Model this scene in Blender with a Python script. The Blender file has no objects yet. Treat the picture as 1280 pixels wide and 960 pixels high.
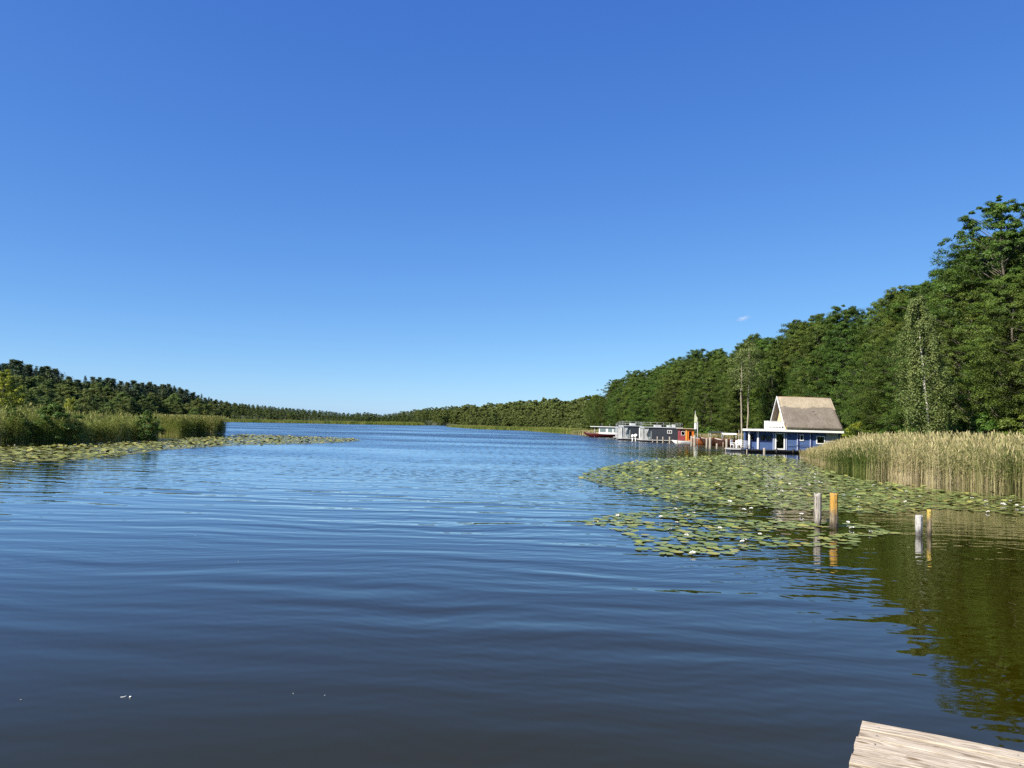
import bpy, math, random
import numpy as np
from mathutils import Vector, Matrix

scn = bpy.context.scene
COL = scn.collection
R = math.radians

# ------------------------------------------------------------------ camera
CAM_H = 2.7
FPX = 958.0            # focal length in pixels of a 1280 wide frame
PITCH = math.atan((529.3 - 480.0) / FPX)
ROLL = math.atan(0.0262)
_F = Vector((0, math.cos(PITCH), math.sin(PITCH)))
_U0 = Vector((0, -math.sin(PITCH), math.cos(PITCH)))
_R0 = Vector((1, 0, 0))
_Rt = _R0 * math.cos(ROLL) + _U0 * math.sin(ROLL)
_Up = _U0 * math.cos(ROLL) - _R0 * math.sin(ROLL)
cam_data = bpy.data.cameras.new("camera")
cam = bpy.data.objects.new("camera", cam_data)
COL.objects.link(cam)
cam_data.sensor_fit = 'HORIZONTAL'
cam_data.sensor_width = 36.0
cam_data.lens = 36.0 * FPX / 1280.0
cam_data.clip_start = 0.05
cam_data.clip_end = 20000
M = Matrix.Identity(4)
for i, v in enumerate((_Rt, _Up, -_F)):
    M[0][i], M[1][i], M[2][i] = v.x, v.y, v.z
M[2][3] = CAM_H
cam.matrix_world = M
scn.camera = cam

# ------------------------------------------------------------------ sky and sun
SUN_EL = R(42)
SUN_DIR = Vector((-0.799, -0.602, 0)).normalized() * math.cos(SUN_EL) + Vector((0, 0, math.sin(SUN_EL)))
world = bpy.data.worlds.new("World")
scn.world = world
world.use_nodes = True
wn = world.node_tree
bgn = wn.nodes['Background']
sky = wn.nodes.new('ShaderNodeTexSky')
sky.sky_type = 'NISHITA'
sky.sun_disc = False
sky.sun_elevation = SUN_EL
sky.sun_rotation = math.atan2(SUN_DIR.x, SUN_DIR.y)
sky.altitude = 0
sky.air_density = 0.6
sky.dust_density = 0.35
sky.ozone_density = 4.0
EXPOSURE = 0.9
# camera-like tone response of the sky, channel by channel (power, gain)
_sc = wn.nodes.new('ShaderNodeVectorMath'); _sc.operation = 'SCALE'; _sc.inputs['Scale'].default_value = 0.1
wn.links.new(sky.outputs[0], _sc.inputs[0])
_sep = wn.nodes.new('ShaderNodeSeparateXYZ'); wn.links.new(_sc.outputs[0], _sep.inputs[0])
_cmb = wn.nodes.new('ShaderNodeCombineXYZ')
for _i, (_g, _k) in enumerate(((1.053, 1.188), (0.829, 1.201), (0.434, 1.179))):
    _p = wn.nodes.new('ShaderNodeMath'); _p.operation = 'POWER'
    wn.links.new(_sep.outputs[_i], _p.inputs[0]); _p.inputs[1].default_value = _g
    _m = wn.nodes.new('ShaderNodeMath'); _m.operation = 'MULTIPLY'
    wn.links.new(_p.outputs[0], _m.inputs[0]); _m.inputs[1].default_value = _k / 0.1 / 2 ** EXPOSURE
    wn.links.new(_m.outputs[0], _cmb.inputs[_i])
wn.links.new(_cmb.outputs[0], bgn.inputs[0])
bgn.inputs[1].default_value = 0.1
sun_data = bpy.data.lights.new("sun", 'SUN')
sun_data.energy = 5.0
sun_data.angle = R(0.5)
sun_data.color = (1.0, 0.93, 0.80)
sun = bpy.data.objects.new("sun", sun_data)
COL.objects.link(sun)
sun.rotation_euler = SUN_DIR.to_track_quat('Z', 'Y').to_euler()
scn.view_settings.view_transform = 'Standard'
scn.view_settings.look = 'None'
scn.view_settings.gamma = 1.0
scn.view_settings.use_curve_mapping = False
scn.view_settings.exposure = EXPOSURE
scn.cycles.max_bounces = 6
scn.cycles.diffuse_bounces = 2
scn.cycles.volume_bounces = 4
scn.cycles.glossy_bounces = 3
scn.cycles.transmission_bounces = 3
scn.cycles.caustics_reflective = False
scn.cycles.caustics_refractive = False
scn.cycles.use_denoising = False
scn.cycles.use_adaptive_sampling = True
scn.cycles.adaptive_threshold = 0.01

# ------------------------------------------------------------------ where things stand
def ray(px, py):
    return (_F * FPX + _Rt * (px - 640.0) + _Up * (480.0 - py))

def at(px, py, z=0.0):
    d = ray(px, py)
    t = (z - CAM_H) / d.z
    return Vector((d.x * t, d.y * t, z))

def atY(px, py, Y):
    d = ray(px, py)
    t = Y / d.y
    return Vector((d.x * t, Y, CAM_H + d.z * t))

LAKE = np.array([(70, -140), (48, -30), (42, 10), (36, 42), (34, 62), (37, 80), (42, 97), (38, 118), (34, 132), (33, 150), (30, 168),
                 (27, 188), (20.5, 215), (6, 300), (-13, 318), (-33, 410), (-30, 560), (-48, 560), (-52, 485), (-72, 430),
                 (-100, 398), (-128, 352), (-150, 330), (-125, 230), (-85, 130), (-62, 100), (-47, 86), (-44, 60),
                 (-46, 40), (-60, -30), (-80, -140)], float)

def lake_dist(x, y):
    """signed distance to the shoreline, positive on land"""
    x = np.asarray(x, float); y = np.asarray(y, float)
    best = np.full(x.shape, 1e9)
    inside = np.zeros(x.shape, bool)
    n = len(LAKE)
    for i in range(n):
        ax, ay = LAKE[i]; bx, by = LAKE[(i + 1) % n]
        dx, dy = bx - ax, by - ay
        t = np.clip(((x - ax) * dx + (y - ay) * dy) / (dx * dx + dy * dy), 0, 1)
        best = np.minimum(best, np.hypot(x - ax - t * dx, y - ay - t * dy))
        c = (ay > y) != (by > y)
        with np.errstate(divide='ignore', invalid='ignore'):
            xi = (bx - ax) * (y - ay) / (by - ay if by != ay else 1e-9) + ax
        inside ^= c & (x < xi)
    return np.where(inside, -best, best)

def land_z(x, y):
    d = lake_dist(x, y)
    x = np.asarray(x, float); y = np.asarray(y, float)
    up = 0.30 * (1 - np.exp(-np.maximum(d, 0) / 4.0)) + 0.035 * np.maximum(d - 14, 0)
    up = np.minimum(up, 5.0)
    hill = 9.0 * np.clip((d - 25) / 90, 0, 1) * np.clip((-x - 60) / 80, 0, 1) * np.clip((620 - y) / 250, 0, 1)
    z = np.where(d > 0, up + hill, np.maximum(d * 0.35, -2.5))
    return z + np.where(d > 2, 0.12 * np.sin(x * 0.31) * np.cos(y * 0.27), 0)

def lz(x, y):
    return float(land_z(np.array([x]), np.array([y]))[0])

# ------------------------------------------------------------------ node helpers
def new_mat(name):
    m = bpy.data.materials.new(name)
    m.use_nodes = True
    nt = m.node_tree
    for n in list(nt.nodes):
        nt.nodes.remove(n)
    out = nt.nodes.new('ShaderNodeOutputMaterial')
    return m, nt, out

class NT:
    def __init__(s, nt): s.nt = nt
    def n(s, t, **k):
        nd = s.nt.nodes.new(t)
        for a, b in k.items(): setattr(nd, a, b)
        return nd
    def link(s, a, b): s.nt.links.new(a, b)
    def set(s, sock, v):
        if hasattr(v, 'is_output') or isinstance(v, bpy.types.NodeSocket): s.link(v, sock)
        else: sock.default_value = v
    def math(s, op, a, b=None, c=None, clamp=False):
        nd = s.n('ShaderNodeMath', operation=op, use_clamp=clamp)
        s.set(nd.inputs[0], a)
        if b is not None: s.set(nd.inputs[1], b)
        if c is not None: s.set(nd.inputs[2], c)
        return nd.outputs[0]
    def vmath(s, op, a, b=None):
        nd = s.n('ShaderNodeVectorMath', operation=op)
        s.set(nd.inputs[0], a)
        if b is not None: s.set(nd.inputs[1], b)
        return nd.outputs['Value'] if op in ('DOT_PRODUCT', 'LENGTH', 'DISTANCE') else nd.outputs[0]
    def noise(s, vec, scale, detail=3, rough=0.55, dim='3D'):
        nd = s.n('ShaderNodeTexNoise', noise_dimensions=dim)
        if vec is not None: s.link(vec, nd.inputs['Vector'])
        nd.inputs['Scale'].default_value = scale
        nd.inputs['Detail'].default_value = detail
        nd.inputs['Roughness'].default_value = rough
        return nd
    def ramp(s, fac, stops, interp='LINEAR'):
        nd = s.n('ShaderNodeValToRGB')
        cr = nd.color_ramp
        cr.interpolation = interp
        while len(cr.elements) < len(stops): cr.elements.new(0.5)
        for e, (p, c) in zip(cr.elements, stops):
            e.position = p
            e.color = (c[0], c[1], c[2], 1) if not isinstance(c, (int, float)) else (c, c, c, 1)
        s.link(fac, nd.inputs[0])
        return nd.outputs[0]
    def mix(s, fac, a, b, mode='MIX'):
        nd = s.n('ShaderNodeMix', data_type='RGBA', blend_type=mode)
        s.set(nd.inputs[0], fac)
        for sock, v in ((nd.inputs[6], a), (nd.inputs[7], b)):
            if isinstance(v, tuple): sock.default_value = (v[0], v[1], v[2], 1)
            else: s.link(v, sock)
        return nd.outputs[2]
    def mapping(s, vec, scale=(1, 1, 1), rot=(0, 0, 0)):
        nd = s.n('ShaderNodeMapping')
        s.link(vec, nd.inputs[0])
        nd.inputs['Scale'].default_value = scale
        nd.inputs['Rotation'].default_value = rot
        return nd.outputs[0]
    def mapr(s, v, a, b, c=0.0, d=1.0):
        nd = s.n('ShaderNodeMapRange', interpolation_type='SMOOTHSTEP')
        s.link(v, nd.inputs[0])
        nd.inputs[1].default_value = a; nd.inputs[2].default_value = b
        nd.inputs[3].default_value = c; nd.inputs[4].default_value = d
        return nd.outputs[0]

def rgb(c): return (c[0], c[1], c[2], 1.0)

def paint_mat(name, col, rough=0.5, var=0.12, scale=3.0, bump=0.0, spec=0.4, metal=0.0, stretch=(1, 1, 1)):
    m, nt, out = new_mat(name)
    k = NT(nt)
    tc = k.n('ShaderNodeTexCoord')
    v = k.mapping(tc.outputs['Object'], stretch)
    nz = k.noise(v, scale, 5, 0.65)
    c = k.ramp(nz.outputs[0], [(0.3, tuple(x * (1 - var) for x in col)), (0.7, tuple(min(x * (1 + var), 1) for x in col))])
    b = k.n('ShaderNodeBsdfPrincipled')
    k.link(c, b.inputs['Base Color'])
    b.inputs['Roughness'].default_value = rough
    b.inputs['Specular IOR Level'].default_value = spec
    b.inputs['Metallic'].default_value = metal
    if bump:
        bp = k.n('ShaderNodeBump'); bp.inputs['Strength'].default_value = bump; bp.inputs['Distance'].default_value = 0.02
        k.link(nz.outputs[0], bp.inputs['Height']); k.link(bp.outputs[0], b.inputs['Normal'])
    k.link(b.outputs[0], out.inputs[0])
    return m

def leaf_mat(name, dark, light, trans=0.3, obj_var=0.25, rough=0.5, spec=0.25, hue=0.03):
    m, nt, out = new_mat(name)
    k = NT(nt)
    at_ = k.n('ShaderNodeAttribute', attribute_name='tint')
    oi = k.n('ShaderNodeObjectInfo')
    c = k.mix(at_.outputs['Fac'], dark, light)
    hv = k.n('ShaderNodeHueSaturation')
    k.link(c, hv.inputs['Color'])
    k.link(k.math('MULTIPLY_ADD', oi.outputs['Random'], hue * 2, 0.5 - hue), hv.inputs['Hue'])
    r2 = k.math('FRACT', k.math('MULTIPLY', oi.outputs['Random'], 7.31))
    k.link(k.math('MULTIPLY_ADD', r2, 2 * obj_var, 1 - obj_var), hv.inputs['Value'])
    b = k.n('ShaderNodeBsdfPrincipled')
    k.link(hv.outputs[0], b.inputs['Base Color'])
    b.inputs['Roughness'].default_value = rough
    b.inputs['Specular IOR Level'].default_value = spec
    t = k.n('ShaderNodeBsdfTranslucent')
    k.link(hv.outputs[0], t.inputs['Color'])
    mx = k.n('ShaderNodeMixShader'); mx.inputs[0].default_value = trans
    k.link(b.outputs[0], mx.inputs[1]); k.link(t.outputs[0], mx.inputs[2])
    k.link(mx.outputs[0], out.inputs[0])
    return m

# ------------------------------------------------------------------ mesh helpers
def link_mesh(name, me, mat=None, parent=None):
    o = bpy.data.objects.new(name, me)
    COL.objects.link(o)
    if mat is not None:
        for mm in (mat if isinstance(mat, (list, tuple)) else [mat]): me.materials.append(mm)
    if parent is not None: o.parent = parent
    return o

def tag(o, label, cat, group=None):
    o['label'] = label; o['category'] = cat
    if group: o['group'] = group
    return o

def empty(name, loc=(0, 0, 0), rz=0.0, label=None, cat=None, group=None):
    o = bpy.data.objects.new(name, None)
    o.empty_display_size = 0.3
    COL.objects.link(o)
    o.location = loc; o.rotation_euler = (0, 0, rz)
    if label: tag(o, label, cat, group)
    return o

def copy_tree(o, parent=None):
    c = o.copy(); COL.objects.link(c)
    if parent is not None: c.parent = parent
    for ch in list(o.children): copy_tree(ch, c)
    return c

def np_mesh(name, V, F, tint=None, smooth=False, matidx=None):
    """V (n,3), F (m,k) all faces with k corners"""
    V = np.asarray(V, np.float32); F = np.asarray(F, np.int32)
    me = bpy.data.meshes.new(name)
    k = F.shape[1]
    me.vertices.add(len(V)); me.vertices.foreach_set('co', V.ravel())
    me.loops.add(F.size); me.loops.foreach_set('vertex_index', F.ravel())
    me.polygons.add(len(F))
    me.polygons.foreach_set('loop_start', np.arange(0, F.size, k, dtype=np.int32))
    if smooth: me.polygons.foreach_set('use_smooth', np.ones(len(F), bool))
    if matidx is not None: me.polygons.foreach_set('material_index', np.asarray(matidx, np.int32))
    if tint is not None:
        a = me.attributes.new('tint', 'FLOAT', 'FACE')
        a.data.foreach_set('value', np.asarray(tint, np.float32))
    me.update(calc_edges=True)
    return me

class MB:
    def __init__(s): s.v = []; s.f = []; s.mi = []; s.sm = []
    def add(s, vs, fs, mi=0, sm=False):
        o = len(s.v)
        s.v += [tuple(v) for v in vs]
        s.f += [tuple(i + o for i in f) for f in fs]
        s.mi += [mi] * len(fs); s.sm += [sm] * len(fs)
        return s
    def box(s, x0, x1, y0, y1, z0, z1, mi=0, rot=None, piv=None):
        vs = [Vector((x, y, z)) for z in (z0, z1) for y in (y0, y1) for x in (x0, x1)]
        if rot is not None:
            p = Vector(piv) if piv else Vector(((x0 + x1) / 2, (y0 + y1) / 2, (z0 + z1) / 2))
            vs = [rot @ (v - p) + p for v in vs]
        return s.add(vs, [(0, 2, 3, 1), (4, 5, 7, 6), (0, 1, 5, 4), (2, 6, 7, 3), (0, 4, 6, 2), (1, 3, 7, 5)], mi)
    def tube(s, pts, rad, n=8, mi=0, cap=True, sm=True):
        pts = [Vector(p) for p in pts]
        if isinstance(rad, (int, float)): rad = [rad] * len(pts)
        vs = []; fs = []
        for i, p in enumerate(pts):
            d = (pts[min(i + 1, len(pts) - 1)] - pts[max(i - 1, 0)])
            d = d.normalized() if d.length > 1e-9 else Vector((0, 0, 1))
            a = d.orthogonal().normalized() if abs(d.z) < 0.99 else Vector((1, 0, 0))
            a = (a - d * a.dot(d)).normalized()
            b = d.cross(a)
            for j in range(n):
                t = 2 * math.pi * j / n
                vs.append(p + (a * math.cos(t) + b * math.sin(t)) * rad[i])
        for i in range(len(pts) - 1):
            for j in range(n):
                fs.append((i * n + j, i * n + (j + 1) % n, (i + 1) * n + (j + 1) % n, (i + 1) * n + j))
        s.add(vs, fs, mi, sm)
        if cap:
            o = len(s.v) - len(vs)
            s.f += [tuple(o + j for j in reversed(range(n))), tuple(o + (len(pts) - 1) * n + j for j in range(n))]
            s.mi += [mi, mi]; s.sm += [False, False]
        return s
    def prism(s, poly, y0, y1, mi=0):
        """polygon in xz extruded along y"""
        n = len(poly)
        vs = [(x, y0, z) for x, z in poly] + [(x, y1, z) for x, z in poly]
        fs = [tuple(range(n)), tuple(reversed(range(n, 2 * n)))] + [(i, i + n, (i + 1) % n + n, (i + 1) % n) for i in range(n)]
        return s.add(vs, fs, mi)
    def prism_x(s, poly, x0, x1, mi=0):
        n = len(poly)
        vs = [(x0, y, z) for y, z in poly] + [(x1, y, z) for y, z in poly]
        fs = [tuple(range(n)), tuple(reversed(range(n, 2 * n)))] + [(i, i + n, (i + 1) % n + n, (i + 1) % n) for i in range(n)]
        return s.add(vs, fs, mi)
    def build(s, name, mat, parent=None, bevel=0.0):
        me = bpy.data.meshes.new(name)
        me.from_pydata(s.v, [], s.f)
        me.polygons.foreach_set('material_index', s.mi)
        me.polygons.foreach_set('use_smooth', s.sm)
        me.update()
        import bmesh
        bm = bmesh.new(); bm.from_mesh(me)
        bmesh.ops.recalc_face_normals(bm, faces=bm.faces)
        bm.to_mesh(me); bm.free()
        o = link_mesh(name, me, mat, parent)
        if bevel:
            b = o.modifiers.new('bevel', 'BEVEL'); b.width = bevel; b.segments = 2; b.limit_method = 'ANGLE'
        return o

# ------------------------------------------------------------------ the setting: water, land
def make_water():
    m, nt, out = new_mat('lake_water')
    k = NT(nt)
    geo = k.n('ShaderNodeNewGeometry')
    P = geo.outputs['Position']
    sep = k.n('ShaderNodeSeparateXYZ'); k.link(P, sep.inputs[0])
    Y = sep.outputs[1]; X = sep.outputs[0]
    # domain warp so that no wave train runs dead straight
    w1 = k.noise(P, 0.16, 2, 0.5)
    off = k.vmath('SUBTRACT', w1.outputs['Color'], (0.5, 0.5, 0.5))
    sc = k.n('ShaderNodeVectorMath', operation='SCALE'); k.link(off, sc.inputs[0]); sc.inputs['Scale'].default_value = 2.4
    Pw = k.vmath('ADD', P, sc.outputs[0])
    w2 = k.noise(P, 0.9, 2, 0.5)
    off2 = k.vmath('SUBTRACT', w2.outputs['Color'], (0.5, 0.5, 0.5))
    sc2 = k.n('ShaderNodeVectorMath', operation='SCALE'); k.link(off2, sc2.inputs[0]); sc2.inputs['Scale'].default_value = 0.5
    Pf = k.vmath('ADD', Pw, sc2.outputs[0])
    rng = random.Random(4)
    gx = gy = None
    def acc(old, new): return new if old is None else k.math('ADD', old, new)
    def trains(src, items, mask):
        sx = sy = None
        for ang, lam, slope in items:
            kk = 2 * math.pi / lam
            dx, dy = math.sin(R(ang)), math.cos(R(ang))
            ph = k.vmath('DOT_PRODUCT', src, (dx * kk, dy * kk, 0))
            c = k.math('COSINE', k.math('ADD', ph, rng.uniform(0, 6.28)))
            if mask is not None: c = k.math('MULTIPLY', c, mask)
            sx = acc(sx, k.math('MULTIPLY', c, slope * dx))
            sy = acc(sy, k.math('MULTIPLY', c, slope * dy))
        return sx, sy
    # long low wake waves
    g1 = k.noise(k.mapping(P, (0.35, 1, 1)), 0.07, 1, 0.5)
    m1 = k.math('MULTIPLY', k.mapr(g1.outputs[0], 0.35, 0.65, 0.35, 1.25), k.mapr(Y, 20, 90, 1.0, 0.30))
    m1 = k.math('MULTIPLY', m1, k.mapr(X, 1.5, 7.0, 0.95, 0.32))
    a = trains(Pw, [(-7, 1.7, .013), (5, 1.25, .016), (-2, 2.6, .010), (10, 0.92, .016), (-11, 0.70, .013), (3, 0.52, .010)], m1)
    # short wind wavelets, patchy; stronger out on the open lake
    g2 = k.noise(k.mapping(P, (0.5, 1, 1)), 0.045, 3, 0.6)
    open_ = k.math('ADD', k.mapr(Y, 12, 60, 0.12, 1.2), k.mapr(Y, 70, 130, 0.0, 1.5))
    calm_r = k.math('MAXIMUM', k.mapr(X, 4, 20, 1.0, 0.30), k.mapr(Y, 62, 85, 0.0, 1.0))
    m2 = k.math('MULTIPLY', k.math('MULTIPLY', k.mapr(g2.outputs[0], 0.38, 0.62, 0.25, 0.85), open_), calm_r)
    b = trains(Pf, [(-38, .62, .030), (25, .48, .028), (4, .75, .034), (52, .36, .020), (-62, .4, .016), (-16, .3, .018)], m2)
    # fine shiver everywhere
    m3 = k.math('MULTIPLY', k.mapr(g2.outputs[0], 0.35, 0.6, 0.2, 1.0), 1.0)
    c = trains(Pf, [(12, .23, .010), (-22, .30, .011), (40, .17, .006), (-5, .38, .009)], m3)
    sx = k.math('ADD', k.math('ADD', a[0], b[0]), c[0])
    sy = k.math('ADD', k.math('ADD', a[1], b[1]), c[1])
    # added tilt towards the near shore, so far water mirrors sky, not treeline
    sy = k.math('ADD', sy, k.math('MULTIPLY', m2, k.mapr(Y, 25, 60, 0.0, 0.062)))
    comb = k.n('ShaderNodeCombineXYZ')
    k.link(k.math('MULTIPLY', sx, -1.0), comb.inputs[0])
    k.link(k.math('MULTIPLY', sy, -1.0), comb.inputs[1])
    comb.inputs[2].default_value = 1.0
    nrm = k.vmath('NORMALIZE', comb.outputs[0])
    body = k.n('ShaderNodeBsdfDiffuse'); body.inputs['Color'].default_value = (0.0178, 0.0160, 0.0004, 1)
    gl = k.n('ShaderNodeBsdfGlossy'); gl.inputs['Color'].default_value = (1, 1, 1, 1)
    k.link(k.mapr(Y, 40, 300, 0.02, 0.10), gl.inputs['Roughness'])
    k.link(nrm, gl.inputs['Normal'])
    fr = k.n('ShaderNodeFresnel'); fr.inputs['IOR'].default_value = 1.333; k.link(nrm, fr.inputs['Normal'])
    refl = k.math('MINIMUM', k.math('MULTIPLY', k.math('POWER', fr.outputs[0], 1.20), 1.47), 0.93)
    mx = k.n('ShaderNodeMixShader'); k.link(refl, mx.inputs[0]); k.link(body.outputs[0], mx.inputs[1]); k.link(gl.outputs[0], mx.inputs[2])
    k.link(mx.outputs[0], out.inputs[0])
    S = 6000
    me = np_mesh('lake_water', [(-S, -S, 0), (S, -S, 0), (S, S, 0), (-S, S, 0)], [(0, 1, 2, 3)])
    o = link_mesh('lake_water', me, m)
    o['kind'] = 'structure'
make_water()

def make_land():
    m, nt, out = new_mat('meadow_soil')
    k = NT(nt)
    geo = k.n('ShaderNodeNewGeometry')
    n1 = k.noise(geo.outputs['Position'], 0.4, 5, 0.65)
    n2 = k.noise(geo.outputs['Position'], 6.0, 4, 0.7)
    c = k.ramp(n1.outputs[0], [(0.3, (0.035, 0.05, 0.014)), (0.55, (0.07, 0.085, 0.025)), (0.75, (0.13, 0.115, 0.05))])
    c = k.mix(0.5, c, k.ramp(n2.outputs[0], [(0.3, (0.35, 0.35, 0.35)), (0.7, (1, 1, 1))]), 'MULTIPLY')
    b = k.n('ShaderNodeBsdfPrincipled')
    k.link(c, b.inputs['Base Color']); b.inputs['Roughness'].default_value = 0.95
    bp = k.n('ShaderNodeBump'); bp.inputs['Distance'].default_value = 0.3
    k.link(n2.outputs[0], bp.inputs['Height']); k.link(bp.outputs[0], b.inputs['Normal'])
    k.link(b.outputs[0], out.inputs[0])
    def axis(lo, hi, fine_lo, fine_hi, fine, coarse):
        a = list(np.arange(lo, fine_lo, coarse)) + list(np.arange(fine_lo, fine_hi, fine)) + list(np.arange(fine_hi, hi + coarse, coarse))
        return np.array(a)
    xs = axis(-900, 900, -180, 120, 3.0, 20.0)
    ys = axis(-300, 1700, -60, 620, 3.0, 20.0)
    gx, gy = np.meshgrid(xs, ys)
    gz = land_z(gx.ravel(), gy.ravel())
    V = np.stack([gx.ravel(), gy.ravel(), gz], 1)
    nx = len(xs); ny = len(ys)
    i = np.arange(nx * ny).reshape(ny, nx)
    F = np.stack([i[:-1, :-1].ravel(), i[:-1, 1:].ravel(), i[1:, 1:].ravel(), i[1:, :-1].ravel()], 1)
    o = link_mesh('lake_shore_terrain', np_mesh('lake_shore_terrain', V, F, smooth=True), m)
    o['kind'] = 'structure'
make_land()

# ------------------------------------------------------------------ foliage generators (numpy)
def leaf_quads(rng, C, N, size, aspect=0.6):
    """rhombic leaves at centres C facing N"""
    n = len(C)
    N = N / (np.linalg.norm(N, axis=1, keepdims=True) + 1e-9)
    r = rng.normal(size=(n, 3))
    U = np.cross(N, r); U /= (np.linalg.norm(U, axis=1, keepdims=True) + 1e-9)
    W = np.cross(N, U)
    s = (size * rng.uniform(0.65, 1.35, n))[:, None] if np.isscalar(size) else (size * rng.uniform(0.65, 1.35, n))[:, None]
    a = U * s * 0.5; b = W * s * 0.5 * aspect
    k = N * s * 0.10
    V = np.stack([C - a - k, C - b + k, C + a - k, C + b + k], 1).reshape(-1, 3)
    F = np.arange(n * 4).reshape(n, 4)
    return V, F

def tube_np(pts, rad, n=6):
    pts = np.asarray(pts, float); m = len(pts)
    V = []; 
    for i in range(m):
        d = pts[min(i + 1, m - 1)] - pts[max(i - 1, 0)]
        d = d / (np.linalg.norm(d) + 1e-9)
        a = np.cross(d, (0.31, 0.95, 0.05)); a /= np.linalg.norm(a) + 1e-9
        b = np.cross(d, a)
        t = np.arange(n) * 2 * math.pi / n
        V.append(pts[i] + (np.cos(t)[:, None] * a + np.sin(t)[:, None] * b) * rad[i])
    V = np.concatenate(V)
    F = [(i * n + j, i * n + (j + 1) % n, (i + 1) * n + (j + 1) % n, (i + 1) * n + j) for i in range(m - 1) for j in range(n)]
    return V, np.array(F)

def cat_meshes(parts):
    V = []; F = []; o = 0
    for v, f in parts:
        V.append(v); F.append(f + o); o += len(v)
    return np.concatenate(V), np.concatenate(F)

def broadleaf(seed, H=20.0, Rc=4.4, low=0.08, nclump=230, per=110, leaf=0.24, flat=0.42, csize=1.25, peak=0.45, lean=0.0, droop=0.0, trunk_r=0.22, loose=0.0, limb=1.0):
    """returns trunk (V,F) and crown (V,F,tint)"""
    rng = np.random.default_rng(seed)
    wob = rng.normal(0, 0.18, (9, 2)).cumsum(0) * 0.5
    tz = np.linspace(0, H * 0.95, 9)
    spine = np.stack([wob[:, 0] + lean * tz / H, wob[:, 1], tz], 1); spine[0, :2] = 0
    rad = trunk_r * (1 - tz / H) ** 0.8 + 0.02
    rad[0] *= 1.35
    parts = [tube_np(spine, rad, 8)]
    def sp(z): return np.stack([np.interp(z, tz, spine[:, 0]), np.interp(z, tz, spine[:, 1])], -1)
    u = (np.arange(nclump) + rng.uniform(0, 1, nclump)) / nclump
    t = low + (1 - low) * u ** 0.92
    q = (t - low) / (1 - low)
    prof = np.where(q < peak, 0.55 + 0.45 * np.sin(q / peak * math.pi / 2), np.clip(1 - ((q - peak) / (1.03 - peak)) ** 2.2, 0.03, 1) ** 0.75)
    az = np.arange(nclump) * 2.39996 + rng.normal(0, 0.5, nclump)
    ph = rng.uniform(0, 6.28, 4)
    lob = 1 + 0.22 * np.sin(2 * az + 5 * t + ph[0]) + 0.20 * np.sin(3 * az - 9 * t + ph[1]) + 0.12 * np.sin(5 * az + 17 * t + ph[2])
    rr = Rc * prof * lob * np.clip(rng.normal(0.82, 0.22, nclump), 0.15, 1.2)
    cz = t * H + rng.normal(0, 0.3, nclump)
    cx = sp(cz) + np.stack([np.cos(az), np.sin(az)], -1) * rr[:, None]
    cs = csize * rng.uniform(0.6, 1.35, nclump) * (0.6 + 0.4 * prof) * (1 - 0.35 * q)
    for i in range(0, nclump, 4):
        if rr[i] < 0.6: continue
        z0 = max(0.05 * H, cz[i] - rr[i] * 0.55 - 0.3)
        b0 = np.array([*sp(z0), z0]); e = np.array([cx[i, 0], cx[i, 1], cz[i]])
        mid = (b0 + e) / 2 + np.array([0, 0, 0.12 * rr[i]])
        r0 = (0.016 + 0.006 * rr[i]) * limb
        parts.append(tube_np([b0, mid, e], [r0, r0 * 0.6, 0.012], 5))
    trunk = cat_meshes(parts)
    n = nclump * per
    ci = np.repeat(np.arange(nclump), per)
    d = rng.normal(size=(n, 3)); d /= np.linalg.norm(d, axis=1, keepdims=True)
    rad_ = rng.uniform(0, 1, n) ** 0.45 * (1 + loose * rng.exponential(0.35, n))
    off = d * rad_[:, None] * cs[ci][:, None]
    off[:, 2] *= flat
    hr = np.hypot(off[:, 0], off[:, 1])
    off[:, 2] -= 0.16 * hr ** 2 / np.maximum(cs[ci], 0.3) + droop * hr
    if droop: off[:, 2] -= rng.exponential(droop * 1.3, n)
    C = np.column_stack([cx[ci], cz[ci]]) + off
    outd = np.column_stack([np.cos(az), np.sin(az), np.zeros(nclump)])[ci]
    N = np.array([0, 0, 0.75]) + outd * 0.45 + d * 0.55 + rng.normal(0, 0.42, (n, 3))
    V, F = leaf_quads(rng, C, N, leaf)
    tint = np.clip(0.45 + 0.22 * rng.normal(size=nclump)[ci] + 0.18 * rng.normal(size=n), 0, 1)
    keep = C[:, 2] > 0.15
    kv = np.repeat(keep, 4)
    V = V[kv]; F = np.arange(keep.sum() * 4).reshape(-1, 4)
    return trunk, (V, F, tint[keep])

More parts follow.
